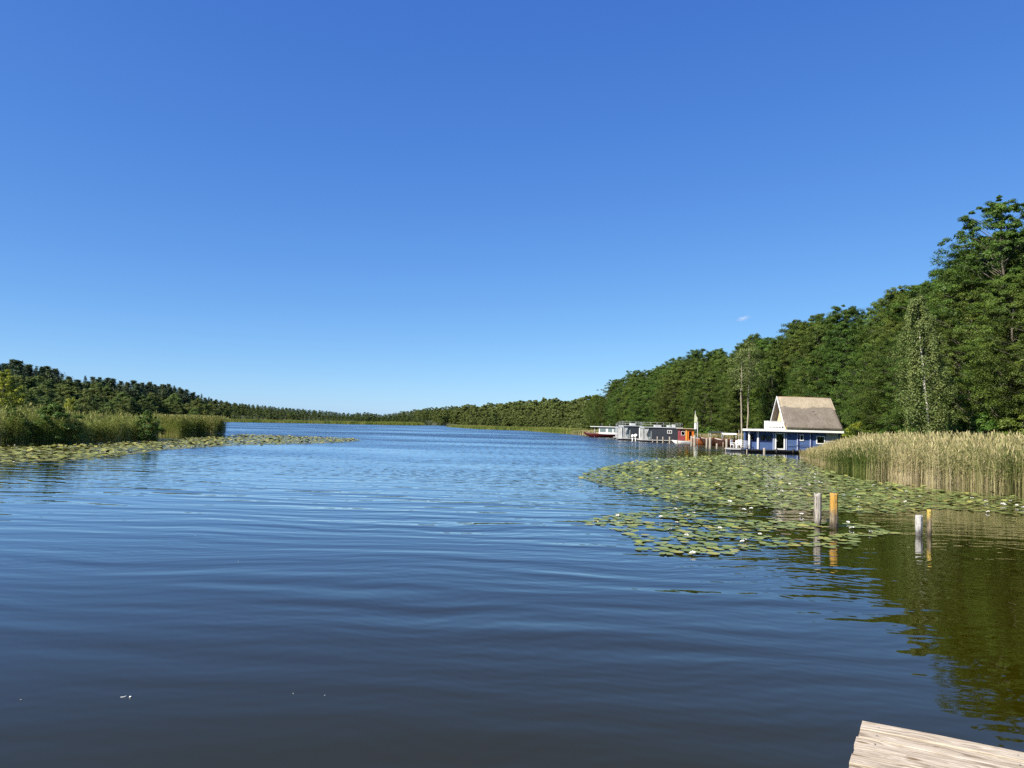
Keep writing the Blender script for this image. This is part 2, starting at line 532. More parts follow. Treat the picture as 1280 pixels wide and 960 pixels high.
def conifer(seed, H=18.0, Rc=2.6, low=0.12, whorls=22, leaf=0.5, per=26, pine=False):
    rng = np.random.default_rng(seed)
    parts = [tube_np([(0, 0, 0), (0.1, 0, H * 0.5), (0, 0.05, H)], [0.2, 0.12, 0.02], 7)]
    C = []; N = []; T = []
    for w in range(whorls):
        q = w / (whorls - 1)
        z = H * (low + (1 - low) * q)
        if pine:
            r = Rc * (0.35 + 0.75 * math.sin(min(1, q * 1.15) * math.pi) ** 0.8) * rng.uniform(0.6, 1.2)
        else:
            r = Rc * (1 - q) ** 0.85 + 0.12
        nb = max(4, int(5 + 3 * (1 - q)))
        for b in range(nb):
            a = rng.uniform(0, 6.28); rb = r * rng.uniform(0.65, 1.15)
            s = np.linspace(0.15, 1, per)
            sag = -0.22 if not pine else 0.18
            p = np.stack([np.cos(a) * rb * s, np.sin(a) * rb * s, z + sag * rb * s + 0.10 * rb * s ** 2], 1)
            sp = ((0.10 + 0.16 * rb * s) if not pine else (0.22 + 0.24 * rb * s))[:, None]
            p += rng.normal(0, 1, p.shape) * sp * np.array([1, 1, 0.45 if not pine else 0.6])
            C.append(p); N.append(rng.normal(0, 0.5, p.shape) + np.array([np.cos(a) * 0.4, np.sin(a) * 0.4, 0.8]))
            T.append(np.full(per, rng.normal(0.45, 0.2)))
            if b % 2 == 0:
                parts.append(tube_np([(0, 0, z), (np.cos(a) * rb * 0.8, np.sin(a) * rb * 0.8, z + sag * rb * 0.8)], [0.04, 0.01], 4))
    C = np.concatenate(C); N = np.concatenate(N)
    V, F = leaf_quads(rng, C, N, leaf, 0.4)
    return cat_meshes(parts), (V, F, np.clip(np.concatenate(T) + rng.normal(0, 0.15, len(C)), 0, 1))

LEAF = leaf_mat('alder_leaves', (0.040, 0.068, 0.011), (0.138, 0.206, 0.033), trans=0.38, hue=0.022, obj_var=0.22)
LEAF_FAR = leaf_mat('far_leaves', (0.055, 0.085, 0.020), (0.150, 0.190, 0.048), obj_var=0.25, hue=0.02)
LEAF_HILL = leaf_mat('hillside_leaves', (0.075, 0.112, 0.026), (0.20, 0.245, 0.062), obj_var=0.22, hue=0.02)
LEAF_BIRCH = leaf_mat('birch_leaves', (0.11, 0.155, 0.042), (0.215, 0.265, 0.085), obj_var=0.05, hue=0.005)
LEAF_YELLOW = leaf_mat('yellow_leaves', (0.16, 0.20, 0.018), (0.40, 0.40, 0.045), trans=0.35, obj_var=0.05, hue=0.008)
LEAF_WILLOW = leaf_mat('willow_leaves', (0.055, 0.10, 0.014), (0.16, 0.22, 0.035), obj_var=0.12)
NEEDLES = leaf_mat('needles', (0.033, 0.058, 0.027), (0.085, 0.118, 0.050), trans=0.1, obj_var=0.2)
BARK = paint_mat('grey_bark', (0.11, 0.095, 0.075), 0.9, 0.45, 2.5, 0.6, stretch=(3, 3, 0.7))
BARK_PALE = paint_mat('pale_bark', (0.30, 0.26, 0.20), 0.9, 0.3, 2.0, 0.4, stretch=(3, 3, 0.7))
BARK_PINE = paint_mat('pine_bark', (0.16, 0.09, 0.055), 0.9, 0.35, 2.0, 0.4, stretch=(3, 3, 0.7))
def birch_bark():
    m, nt, out = new_mat('birch_bark'); k = NT(nt)
    tc = k.n('ShaderNodeTexCoord')
    nz = k.noise(k.mapping(tc.outputs['Object'], (1.2, 1.2, 4.0)), 1.4, 4, 0.7)
    c = k.ramp(nz.outputs[0], [(0.36, (0.05, 0.045, 0.04)), (0.46, (0.42, 0.40, 0.36)), (0.8, (0.58, 0.56, 0.52))])
    b = k.n('ShaderNodeBsdfPrincipled'); k.link(c, b.inputs[0]); b.inputs['Roughness'].default_value = 0.7
    k.link(b.outputs[0], out.inputs[0]); return m
BARK_BIRCH = birch_bark()

class Proto:
    """one kind of tree: shared trunk and crown meshes"""
    def __init__(s, name, data, bark, leaf):
        (tv, tf), (cv, cf, ct) = data
        s.name = name
        s.H = float(cv[:, 2].max())
        s.trunk = np_mesh(name + '_trunk', tv, tf, smooth=True); s.trunk.materials.append(bark)
        s.crown = np_mesh(name + '_crown', cv, cf, ct); s.crown.materials.append(leaf)
    def place(s, loc, height, rz, label, cat='tree', group=None, sxy=1.0, name=None):
        k = height / s.H
        e = empty(name or s.name, loc, rz, label, cat, group)
        e.scale = (k * sxy, k * sxy, k)
        for nm, me in (('trunk', s.trunk), ('crown', s.crown)):
            o = bpy.data.objects.new(nm, me); COL.objects.link(o); o.parent = e
        return e

ALDER = [Proto('alder_tree', broadleaf(10 + i, H=20, Rc=(4.2, 4.8, 3.9, 5.2, 4.4, 4.6)[i], low=(0.06, 0.10, 0.05, 0.16, 0.08, 0.12)[i], nclump=(560, 600, 540, 620, 560, 590)[i],
                                       per=110, leaf=0.17, loose=0.25, flat=(0.66, 0.6, 0.7, 0.6, 0.66, 0.6)[i], csize=(0.80, 0.86, 0.76, 0.90, 0.78, 0.84)[i],
                                       peak=(0.40, 0.45, 0.35, 0.5, 0.42, 0.38)[i]), BARK, LEAF) for i in range(6)]
NEAR_ALDER = [Proto('alder_tree', broadleaf(40 + i, H=21, Rc=(5.0, 5.6, 4.6)[i], low=0.05, nclump=(800, 860, 740)[i], per=135, leaf=0.14, loose=0.25,
                                            flat=(0.6, 0.52, 0.62)[i], csize=(0.70, 0.76, 0.68)[i], peak=0.45), BARK, LEAF) for i in range(3)]
HIGH_ALDER = Proto('alder_tree', broadleaf(61, H=21, Rc=4.4, low=0.45, nclump=420, per=110, leaf=0.15, flat=0.5, csize=0.66, peak=0.35, loose=0.2), BARK, LEAF)
BIRCH = Proto('birch_tree', broadleaf(71, H=15, Rc=1.8, low=0.22, nclump=170, per=190, leaf=0.14, flat=0.8, csize=0.55, peak=0.35, lean=-1.6, droop=0.30, trunk_r=0.11, loose=0.4, limb=0.45), BARK_BIRCH, LEAF_BIRCH)
POLE_TREE = [Proto('bare_stemmed_tree', broadleaf(81 + i, H=19, Rc=(2.0, 2.6)[i], low=(0.66, 0.6)[i], nclump=(55, 75)[i], per=60, leaf=0.2, flat=0.6, csize=0.9, peak=0.4, droop=0.1, trunk_r=0.16, loose=0.9), BARK_PALE, LEAF_BIRCH) for i in range(2)]
BUSH = [Proto('shore_bush', broadleaf(90 + i, H=5, Rc=(2.3, 2.8)[i], low=0.03, nclump=110, per=110, leaf=0.17, flat=0.55, csize=0.75, peak=0.35, trunk_r=0.08), BARK, LEAF_WILLOW) for i in range(2)]
YELLOW = Proto('yellow_leaved_bush', broadleaf(96, H=4.5, Rc=2.0, low=0.03, nclump=90, per=110, leaf=0.15, flat=0.5, csize=0.7, peak=0.35, trunk_r=0.07), BARK, LEAF_YELLOW)
YELLOW_TREE = Proto('yellow_leaved_tree', broadleaf(97, H=9, Rc=3.0, low=0.05, nclump=150, per=110, leaf=0.22, flat=0.5, csize=0.95, peak=0.4, trunk_r=0.11), BARK, LEAF_YELLOW)
HILL = [Proto('hillside_tree', broadleaf(100 + i, H=13, Rc=(3.6, 4.2, 3.9, 3.2)[i], low=0.05, nclump=170, per=110, leaf=0.30, flat=0.65, csize=1.15, loose=0.2, peak=0.4, trunk_r=0.16), BARK, LEAF_HILL) for i in range(4)]
PINE = [Proto('pine_tree', conifer(120 + i, H=17, Rc=(2.7, 3.1)[i], low=(0.35, 0.28)[i], whorls=(16, 18)[i], leaf=0.62, per=42, pine=True), BARK_PINE, NEEDLES) for i in range(2)]
SPRUCE = [Proto('spruce_tree', conifer(130 + i, H=17, Rc=(3.0, 3.5)[i], low=0.08, whorls=26, leaf=0.6, per=30), BARK_PINE, NEEDLES) for i in range(2)]

def interp(prof, px):
    a = sorted(prof)
    return float(np.interp(px, [p[0] for p in a], [p[1] for p in a]))

# ------------------------------------------------------------------ right bank forest
R_TOP = [(1420, 225), (1300, 262), (1280, 272), (1255, 262), (1225, 262), (1205, 300), (1190, 328), (1160, 340), (1135, 352), (1100, 370), (1075, 385), (1050, 385), (1025, 396),
         (1000, 406), (970, 412), (945, 420), (930, 430), (910, 437), (890, 440), (873, 435), (855, 449), (845, 448), (830, 456), (800, 459), (780, 462),
         (765, 471), (750, 479), (740, 486), (728, 493), (715, 498)]
R_LINE = [(47.0, 40.0), (41.0, 50.0), (38.8, 62.0), (41.0, 76.0), (45.5, 92.0), (47.0, 106.0), (42.5, 124.0), (38.5, 143.0), (37.0, 160.0), (33.5, 178.0), (29.0, 196.0), (24.0, 226.0)]
LANDMARKS = [(755, 'the red-hulled boat'), (795, 'the small grey houseboats'), (833, 'the long grey houseboat'), (858, 'the orange cabin boat'),
             (869, 'the white signboard'), (895, 'the wooden boats'), (940, 'the blue porch'), (1005, 'the thatched roof'), (1075, 'the yellow bush'),
             (1150, 'the white birch'), (1230, 'the tall reed bed')]
ORD = ['', 'second ', 'third ', 'fourth ', 'fifth ', 'sixth ', 'seventh ', 'eighth ', 'ninth ', 'tenth ']

def poly_walk(line, step):
    out = []; acc = 0.0
    for (ax, ay), (bx, by) in zip(line[:-1], line[1:]):
        L = math.hypot(bx - ax, by - ay)
        while acc < L:
            t = acc / L
            out.append((ax + (bx - ax) * t, ay + (by - ay) * t, (bx - ax) / L, (by - ay) / L))
            acc += step
        acc -= L
    return out

rng = random.Random(11)
def px_of(x, y): return 640 + FPX * x / y   # close enough for naming and for reading the skyline profile
def target_height(px, x, y, prof, z0):
    p = atY(px, interp(prof, px), y)
    return p.z - z0

front_count = {}
def forest_row(offset, step, frac, jitter, row):
    for (x, y, tx, ty) in poly_walk(R_LINE, step):
        nx, ny = ty, -tx          # to the land side
        x2 = x + nx * (offset + rng.uniform(-jitter, jitter)) + tx * rng.uniform(-1.3, 1.3)
        y2 = y + ny * (offset + rng.uniform(-jitter, jitter)) + ty * rng.uniform(-1.3, 1.3)
        if y2 < 20: continue
        px = px_of(x2, y2)
        z0 = lz(x2, y2)
        hmax = target_height(px, x2, y2, R_TOP, z0)
        h = hmax * frac * rng.uniform(0.90, 1.03)
        if px > 1290: h = min(h, 24)
        h = max(6.0, min(h, 25.0))
        near = y2 < 86
        pr = rng.choice(NEAR_ALDER if near else ALDER)
        sxy = (rng.uniform(0.95, 1.2) if h > 14 else rng.uniform(1.1, 1.4))
        if row == 0:
            lm = max([l for l in LANDMARKS if l[0] <= max(px, 756)], key=lambda l: l[0])
            n = front_count.get(lm[1], 0); front_count[lm[1]] = n + 1
            yield_px.append((px, lm[1], pr.place((x2, y2, z0 - 0.1), h, rng.uniform(0, 6.28), 'x', 'tree', 'forest edge trees on the right bank', sxy)))
        else:
            lab = ('leafy alder in the second row of the right bank forest, behind the edge trees' if row == 1 else
                   'tall alder in the back rows of the right bank forest, crown showing along its skyline')
            grp = 'second row trees of the right bank forest' if row == 1 else 'back row trees of the right bank forest'
            pr.place((x2, y2, z0 - 0.1), h, rng.uniform(0, 6.28), lab, 'tree', grp, sxy)
yield_px = []
forest_row(0.0, 5.2, 0.80, 0.9, 0) if False else None
for _ in (forest_row(0.0, 5.4, 0.80, 0.9, 0) or ()): pass
for _ in (forest_row(5.5, 5.6, 0.93, 1.2, 1) or ()): pass
for _ in (forest_row(11.0, 5.8, 1.0, 1.4, 2) or ()): pass
for _ in (forest_row(18.0, 6.5, 1.02, 2.0, 3) or ()): pass
seen = {}
for px, lm, o in sorted(yield_px, key=lambda t: t[0]):
    n = seen.get(lm, 0); seen[lm] = n + 1
    if px > 1300:
        o['label'] = 'forest edge alder on the right bank, past the right border of the photo'
    elif n < len(ORD):
        o['label'] = f'{ORD[n] or "first "}forest edge alder rightward from {lm}, foliage down to the bank'
# the tall ragged alder that breaks the skyline at the right border
p = atY(1246, 250, 66)
z0 = lz(p.x, 66)
HIGH_ALDER.place((p.x + 0.5, 66, z0), p.z - z0 + 0.3, 2.1, 'tallest ragged alder breaking the skyline near the right border of the photo', 'tree', None, 1.0)

# the white birch and the bare stems
b = at(1165, 548, 0.3)
Yb = 57.0
p0 = atY(1166, 549, Yb); p1 = atY(1146, 366, Yb)
BIRCH.place((p0.x, Yb, 0.2), p1.z - 0.2, 0.0, 'slender white-barked birch leaning left, standing alone behind the reeds', 'tree')
for i, (px, top, Yt, lab) in enumerate([(929, 432, 116, 'thin pale bare-stemmed tree left of its twin above the blue porch'),
                                        (936, 424, 118, 'bare-stemmed tree with feathery top, right of its thinner twin above the porch')]):
    p = atY(px, top, Yt); z0 = lz(p.x, Yt)
    POLE_TREE[i].place((p.x, Yt, z0 - 0.2), p.z - z0, 1.0 + i, lab, 'tree')
p = atY(1074, 527, 88)
YELLOW.place((p.x, 88, lz(p.x, 88)), p.z - lz(p.x, 88), 0.4, 'bright yellow-green bush right of the thatched houseboat', 'bush', sxy=0.85)
# bushes along the foot of the forest
for i, (px, top, Y, s) in enumerate([(1110, 528, 76, 1.0), (1200, 520, 62, 1.0), (1235, 512, 59, 1.1), (1275, 505, 56, 1.1), (1135, 520, 74, 1.1), (1090, 524, 86, 1.1), (812, 524, 163, 1.0), (885, 532, 141, 1.2), (840, 528, 156, 1.0)]):
    p = atY(px, top, Y); z0 = lz(p.x, Y)
    labs = ['low green bush just right of the yellow bush', 'green bush right of the birch trunk behind the reeds', 'bushy growth at the forest foot behind the reed bed, second right of the birch',
            'rightmost green bush behind the reed bed', 'green bush left of the birch trunk', 'dark green bush touching the yellow bush behind it', 'yellowish bush behind the small grey houseboats',
            'low bush on the bank behind the wooden boats', 'low bush on the bank behind the long grey houseboat']
    BUSH[i % 2].place((p.x, Y, z0 - 0.1), max(2.0, p.z - z0), i * 1.3, labs[i], 'bush', 'bushes at the foot of the right bank forest', s)

# ------------------------------------------------------------------ left hill
L_CON = [(-60, 452), (0, 455), (15, 442), (30, 449), (60, 457), (80, 464), (95, 470), (130, 470), (160, 474), (185, 477), (210, 480), (240, 487), (262, 496), (285, 501), (310, 505)]
L_DEC = [(-60, 466), (0, 465), (50, 470), (100, 475), (150, 482), (200, 488), (250, 497), (290, 502), (330, 508)]
rng = random.Random(23)
def hill_row(px0, px1, dpx, Y0, Y1, prof, fr, protos, lab, grp, sxy=1.0):
    px = px0
    while px < px1:
        q = (px - px0) / (px1 - px0)
        Y = (Y0 + (Y1 - Y0) * q) * rng.uniform(0.95, 1.06)
        top = interp(prof, px)
        p = atY(px, top, Y)
        z0 = lz(p.x, Y)
        h = (p.z - z0) * fr * (rng.uniform(0.92, 1.04) if protos[0] in HILL else rng.uniform(0.90, 1.06))
        if lake_dist(np.array([p.x]), np.array([Y]))[0] > 1.5:
            rng.choice(protos).place((p.x, Y, z0 - 0.2), max(4.0, h), rng.uniform(0, 6.28), lab, 'tree', grp, sxy * rng.uniform(0.9, 1.15))
        px += dpx * rng.uniform(0.75, 1.25)
PLAB = 'dark conifer in the row along the higher crest of the wooded left hill'
SLAB = 'dark pointed spruce on the falling crest of the left hill'
DLAB = 'rounded green tree on the lower slope of the left hill'
ELAB = 'rounded green tree high on the left hill, under the dark conifers'
hill_row(-50, 190, 9, 285, 360, L_CON, 1.0, PINE + PINE + SPRUCE[:1], PLAB, 'conifers on the higher crest of the left hill', 1.15)
hill_row(-45, 190, 11, 270, 345, L_CON, 0.93, PINE, PLAB, 'conifers on the higher crest of the left hill', 1.15)
hill_row(188, 300, 8, 370, 440, L_CON, 1.0, SPRUCE + PINE, SLAB.replace('pointed spruce', 'conifer'), 'conifers on the falling crest of the left hill', 1.2)
hill_row(186, 300, 7, 360, 430, L_CON, 0.95, PINE, SLAB.replace('pointed spruce', 'conifer'), 'conifers on the falling crest of the left hill', 1.3)
hill_row(-55, 290, 13, 250, 400, L_DEC, 1.0, HILL, ELAB, 'upper broadleaf trees of the left hill', 1.25)
hill_row(-50, 285, 13, 228, 385, [(a, b_ + 7) for a, b_ in L_DEC], 1.0, HILL, ELAB, 'upper broadleaf trees of the left hill', 1.25)
hill_row(-55, 280, 14, 200, 372, [(a, b_ + 14) for a, b_ in L_DEC], 1.0, HILL, DLAB, 'lower broadleaf trees of the left hill', 1.3)
hill_row(-55, 262, 15, 165, 355, [(a, b_ + 21) for a, b_ in L_DEC], 1.0, HILL, DLAB, 'lower broadleaf trees of the left hill', 1.3)
p = atY(14, 461, 118); z0 = lz(p.x, 118)
YELLOW_TREE.place((p.x - 1.0, 118, z0), p.z - z0, 0.7, 'bright yellow-green tree at the left border, behind the reeds', 'tree', None, 0.95)
p = atY(90, 495, 76); z0 = lz(p.x, 76)
YELLOW.place((p.x, 76, z0), p.z - z0, 2.2, 'small yellow-leaved sapling poking out of the left reeds', 'bush', None, 0.36, name='yellow_leaved_sapling')
for i, (px, top, Y, s, lab) in enumerate([(62, 501, 62.5, 1.15, 'round dark willow bush among the left reeds, largest of the three'),
                                          (186, 512, 76, 0.8, 'small willow bush at the right end of the left reeds'),
                                          (18, 506, 60, 1.0, 'willow bush in the left reeds below the yellow-green tree')]):
    p = atY(px, top, Y)
    BUSH[i % 2].place((p.x, Y, 0.0), p.z, i * 2.0, lab, 'bush', None, s, name='willow_bush')

# ------------------------------------------------------------------ far woods: one mass each
def far_mass(name, prof, rows, seed, mat, label, proto_data):
    rng = np.random.default_rng(seed)
    Vs = []; Ts = []
    for (px0, px1, dpx, Y0, Y1, fr) in rows:
        px = px0
        while px < px1:
            q = (px - px0) / (px1 - px0)
            Y = (Y0 + (Y1 - Y0) * q) * rng.uniform(0.96, 1.05)
            p = atY(px, interp(prof, px), Y)
            z0 = lz(p.x, Y)
            if lake_dist(np.array([p.x]), np.array([Y]))[0] > 1.0:
                h = max(3.0, (p.z - z0) * fr * rng.uniform(0.86, 1.04))
                cv, cf, ct = proto_data[rng.integers(len(proto_data))]
                a = rng.uniform(0, 6.28); k = h / cv[:, 2].max(); kx = k * rng.uniform(1.0, 1.5)
                x = (cv[:, 0] * math.cos(a) - cv[:, 1] * math.sin(a)) * kx + p.x
                y = (cv[:, 0] * math.sin(a) + cv[:, 1] * math.cos(a)) * kx + Y
                Vs.append(np.stack([x, y, cv[:, 2] * k + z0 - 0.2], 1)); Ts.append(np.clip(ct * 0.6 + rng.uniform(-0.12, 0.18), 0, 1))
            px += dpx * rng.uniform(0.7, 1.3)
    V = np.concatenate(Vs); T = np.concatenate(Ts)
    o = link_mesh(name, np_mesh(name, V, np.arange(len(V)).reshape(-1, 4), T), mat)
    o['kind'] = 'stuff'; tag(o, label, 'woodland')
LOW = [broadleaf(150 + i, H=10, Rc=(2.6, 3.0, 2.2, 2.5)[i], low=0.04, nclump=70, per=42, leaf=0.46, flat=0.6, csize=1.0, peak=0.35, loose=0.15)[1] for i in range(4)]
FAR_L = [(285, 502), (320, 505), (350, 508), (400, 512), (440, 516), (460, 514), (480, 517), (500, 516), (545, 520)]
far_mass('far_left_woodland', FAR_L, [(283, 500, 5, 455, 620, 1.0), (283, 520, 5, 425, 560, 0.93), (283, 530, 5, 405, 525, 0.8), (283, 545, 5, 385, 500, 0.62), (300, 545, 6, 372, 494, 0.4)], 5, LEAF_FAR,
         'low wooded shore closing the lake between the left hill and its far end', LOW)
FAR_R = [(490, 516), (505, 513), (530, 510), (560, 507), (600, 504), (640, 501), (680, 497), (700, 496), (715, 499), (728, 495), (745, 492)]
far_mass('far_right_woodland', FAR_R, [(488, 750, 3.6, 800, 300, 1.0), (500, 750, 4.2, 740, 280, 0.93), (525, 745, 4.6, 660, 262, 0.8), (550, 742, 5.2, 560, 248, 0.62), (555, 738, 6, 500, 240, 0.42)], 6, LEAF_FAR,
         'distant wood on the right shore running to the end of the lake', LOW)

# ------------------------------------------------------------------ reeds
def reed_mat(name, stops_low, stops_high):
    m, nt, out = new_mat(name); k = NT(nt)
    a = k.n('ShaderNodeAttribute', attribute_name='tint')
    c = k.ramp(a.outputs['Fac'], stops_low)
    b = k.n('ShaderNodeBsdfPrincipled'); k.link(c, b.inputs['Base Color']); b.inputs['Roughness'].default_value = 0.6; b.inputs['Specular IOR Level'].default_value = 0.25
    t = k.n('ShaderNodeBsdfTranslucent'); k.link(c, t.inputs['Color'])
    mx = k.n('ShaderNodeMixShader'); mx.inputs[0].default_value = 0.3
    k.link(b.outputs[0], mx.inputs[1]); k.link(t.outputs[0], mx.inputs[2]); k.link(mx.outputs[0], out.inputs[0])
    return m
STRAW = [(0.0, (0.055, 0.095, 0.014)), (0.34, (0.125, 0.165, 0.032)), (0.55, (0.29, 0.285, 0.11)), (0.78, (0.48, 0.41, 0.21)), (1.0, (0.63, 0.53, 0.33))]
GREENISH = [(0.0, (0.065, 0.11, 0.012)), (0.35, (0.165, 0.215, 0.032)), (0.65, (0.29, 0.30, 0.075)), (1.0, (0.46, 0.39, 0.19))]
REED_R = reed_mat('dry_reed', STRAW, None)
REED_L = reed_mat('green_reed', GREENISH, None)

def smooth_noise(x, y, seed, scale):
    rs = np.random.default_rng(seed)
    v = np.zeros_like(x)
    for i in range(7):
        a = rs.uniform(0, 6.28); f = rs.uniform(0.5, 1.6) / scale; p = rs.uniform(0, 6.28)
        v += np.sin((x * np.cos(a) + y * np.sin(a)) * f * 6.28 + p)
    return v / 7 ** 0.5 / 1.4

def reeds(name, X, Y, Z, H, dry, seed, mat, label, stem_w=0.014, leaf_w=0.022, leaves=4, plume=0.35, lean=0.06):
    """blades: stem of two strips, arching leaves and a plume; dry = 0 green .. 1 straw"""
    rng = np.random.default_rng(seed)
    n = len(X)
    base = np.stack([X, Y, Z], 1)
    la = rng.uniform(0, 6.28, n); lm = rng.exponential(lean, n) * H
    top = base + np.stack([np.cos(la) * lm, np.sin(la) * lm, H], 1)
    mid = (base + top) / 2 - np.stack([np.cos(la) * lm, np.sin(la) * lm, np.zeros(n)], 1) * 0.18
    fa = rng.uniform(0, 3.14, n)
    side = np.stack([np.cos(fa), np.sin(fa), np.zeros(n)], 1)
    Vs = []; Ts = []
    def strip(a, b, wa, wb, sd, t):
        V = np.stack([a - sd * wa, a + sd * wa, b + sd * wb, b - sd * wb], 1).reshape(-1, 3)
        Vs.append(V); Ts.append(t)
    tn = np.clip(dry + rng.normal(0, 0.14, n), 0, 1)
    w = np.full(n, stem_w)[:, None] * rng.uniform(0.7, 1.3, n)[:, None]
    strip(base, mid, w * 0.5, w * 0.45, side, np.clip(tn + 0.12, 0, 1))
    strip(mid, top, w * 0.45, w * 0.2, side, tn)
    for j in range(leaves):
        f = rng.uniform(0.30, 0.97, n)[:, None]
        o = np.where(f < 0.5, base + (mid - base) * f * 2, mid + (top - mid) * (f * 2 - 1))
        aa = rng.uniform(0, 6.28, n); L = rng.uniform(0.22, 0.5, n) * (H / 2.6)
        d = np.stack([np.cos(aa), np.sin(aa), np.zeros(n)], 1)
        up = rng.uniform(0.5, 1.5, n)[:, None]
        p1 = o + d * L[:, None] * 0.5 + np.array([0, 0, 1.0]) * L[:, None] * 0.5 * up
        p2 = p1 + d * L[:, None] * 0.6 + np.array([0, 0, 1.0]) * L[:, None] * (0.15 * up - 0.2)
        sd = np.stack([-np.sin(aa), np.cos(aa), np.zeros(n)], 1)
        sd = sd * 0.6 + np.array([0, 0, 0.55])
        lt = np.clip(tn * 0.85 - 0.05 + rng.normal(0, 0.12, n), 0, 1)
        strip(o, p1, leaf_w * 0.35, leaf_w * 0.5, sd, lt); strip(p1, p2, leaf_w * 0.5, 0.002, sd, lt)
    k = rng.uniform(0, 1, n) < plume
    if k.any():
        for _ in range(2):
            fa2 = rng.uniform(0, 3.14, k.sum())
            sd = np.stack([np.cos(fa2), np.sin(fa2), np.zeros(k.sum())], 1)
            tp = top[k]; e = tp + np.stack([np.cos(la[k]) * 0.12, np.sin(la[k]) * 0.12, np.full(k.sum(), 0.26)], 1)
            m_ = (tp + e) / 2
            strip(tp - np.array([0, 0, 0.05]), m_, 0.012, 0.035 * (H[k] / 2.6)[:, None], sd, np.clip(0.72 + rng.normal(0, 0.1, k.sum()), 0, 1))
            strip(m_, e, 0.035 * (H[k] / 2.6)[:, None], 0.006, sd, np.clip(0.72 + rng.normal(0, 0.1, k.sum()), 0, 1))
    V = np.concatenate(Vs); T = np.concatenate(Ts)
    o = link_mesh(name, np_mesh(name, V, np.arange(len(V)).reshape(-1, 4), T), mat)
    o['kind'] = 'stuff'; tag(o, label, 'reeds')
    return o

def band_points(front, depth, n, seed, bias=1.6):
    """points in a band behind a front line; crowding towards the front"""
    rng = np.random.default_rng(seed)
    front = np.array(front, float)
    seg = np.hypot(*(front[1:] - front[:-1]).T)
    cum = np.concatenate([[0], seg.cumsum()])
    s = rng.uniform(0, cum[-1], n)
    i = np.clip(np.searchsorted(cum, s) - 1, 0, len(seg) - 1)
    t = (s - cum[i]) / seg[i]
    P = front[i] + (front[i + 1] - front[i]) * t[:, None]
    dirv = (front[i + 1] - front[i]) / seg[i][:, None]
    nrm = np.stack([-dirv[:, 1], dirv[:, 0]], 1)
    dep = np.interp(s, cum, depth) * rng.uniform(0, 1, n) ** bias
    wig = 0.6 * np.sin(s * 0.9) + 0.4 * np.sin(s * 2.3 + 1)
    P = P + nrm * (dep + wig)[:, None]
    return P[:, 0], P[:, 1], dep, s / cum[-1]

# right reed bed: front line from the far end (by the houseboat) to the right border; land lies to its left-hand normal
rf = [at(px, py) for px, py in [(1330, 621), (1285, 614), (1240, 611), (1200, 607.5), (1160, 603), (1110, 598.5), (1070, 591), (1045, 583), (1022, 576), (1004, 571)]]
rf = [(v.x, v.y) for v in rf]
rf = [(31.0, 28.0)] + rf
x, y, dep, s = band_points([q for q in reversed(rf)], [2.0, 5, 8, 10, 12, 14, 14, 14, 14, 14, 14], 26000, 31, 1.5)
nz = smooth_noise(x, y, 5, 7.0)
dry = np.clip(0.54 + 0.22 * nz - 0.02 * dep + 0.10 * (dep < 1.0), 0.05, 1)
green_patch = np.exp(-(((640 + FPX * x / y) - 1062) / 28) ** 2) * (dep < 6)
dry = np.clip(dry - 0.45 * green_patch, 0, 1)
hh = (2.05 + 0.5 * np.clip(dep / 6, 0, 1) + 0.12 * smooth_noise(x, y, 8, 3.0)) * np.random.default_rng(1).uniform(0.60, 1.12, len(x))
pxx = 640 + FPX * x / y
hh *= np.interp(pxx, [1000, 1018, 1034, 1050, 1078, 1110], [0.30, 0.42, 0.60, 0.78, 0.95, 1.0])
reeds('reed_bed', x, y, np.maximum(land_z(x, y), -0.3) * 0 - 0.1, hh, dry, 32, REED_R, 'tall straw-coloured reed bed along the right bank', lean=0.09, plume=0.5)

# left reed beds
lf = [at(px, py) for px, py in [(-70, 560), (0, 557), (60, 557), (110, 555), (165, 552), (202, 549.6)]]
lf = [(v.x, v.y) for v in lf]
x, y, dep, s = band_points(lf, [12, 12, 12, 12, 9, 5], 22000, 41, 1.3)
nz = smooth_noise(x, y, 15, 6.0)
dry = np.clip(0.48 + 0.26 * nz, 0, 1)
pxx = 640 + FPX * x / y
hh = np.interp(pxx, [-80, 0, 60, 100, 130, 215], [2.6, 2.5, 2.65, 2.4, 2.2, 2.45]) * np.random.default_rng(2).uniform(0.62, 1.08, len(x)) * (1 + 0.13 * smooth_noise(x, y, 19, 2.6) + 0.10 * smooth_noise(x, y, 20, 7.0))
hh = np.where(np.random.default_rng(4).uniform(0, 1, len(x)) < 0.012, hh * 1.3, hh)
reeds('reed_bed', x, y, np.full(len(x), -0.1), hh, dry, 42, REED_L, 'dense green reed bed along the left bank with a dark foot', leaf_w=0.03, leaves=5, plume=0.2)
lf = [at(px, py) for px, py in [(225, 546.5), (250, 546.5), (284, 546)]]
x, y, dep, s = band_points([(v.x, v.y) for v in lf], [6, 7, 5], 6500, 43, 1.1)
nz = smooth_noise(x, y, 17, 3.0)
hh = 2.35 * np.random.default_rng(3).uniform(0.75, 1.12, len(x))
reeds('reed_bed', x, y, np.full(len(x), -0.1), hh, np.clip(0.52 + 0.25 * nz, 0, 1), 44, REED_L, 'separate reed clump standing in the water at the right of the left reeds', leaf_w=0.03, leaves=4, plume=0.6)
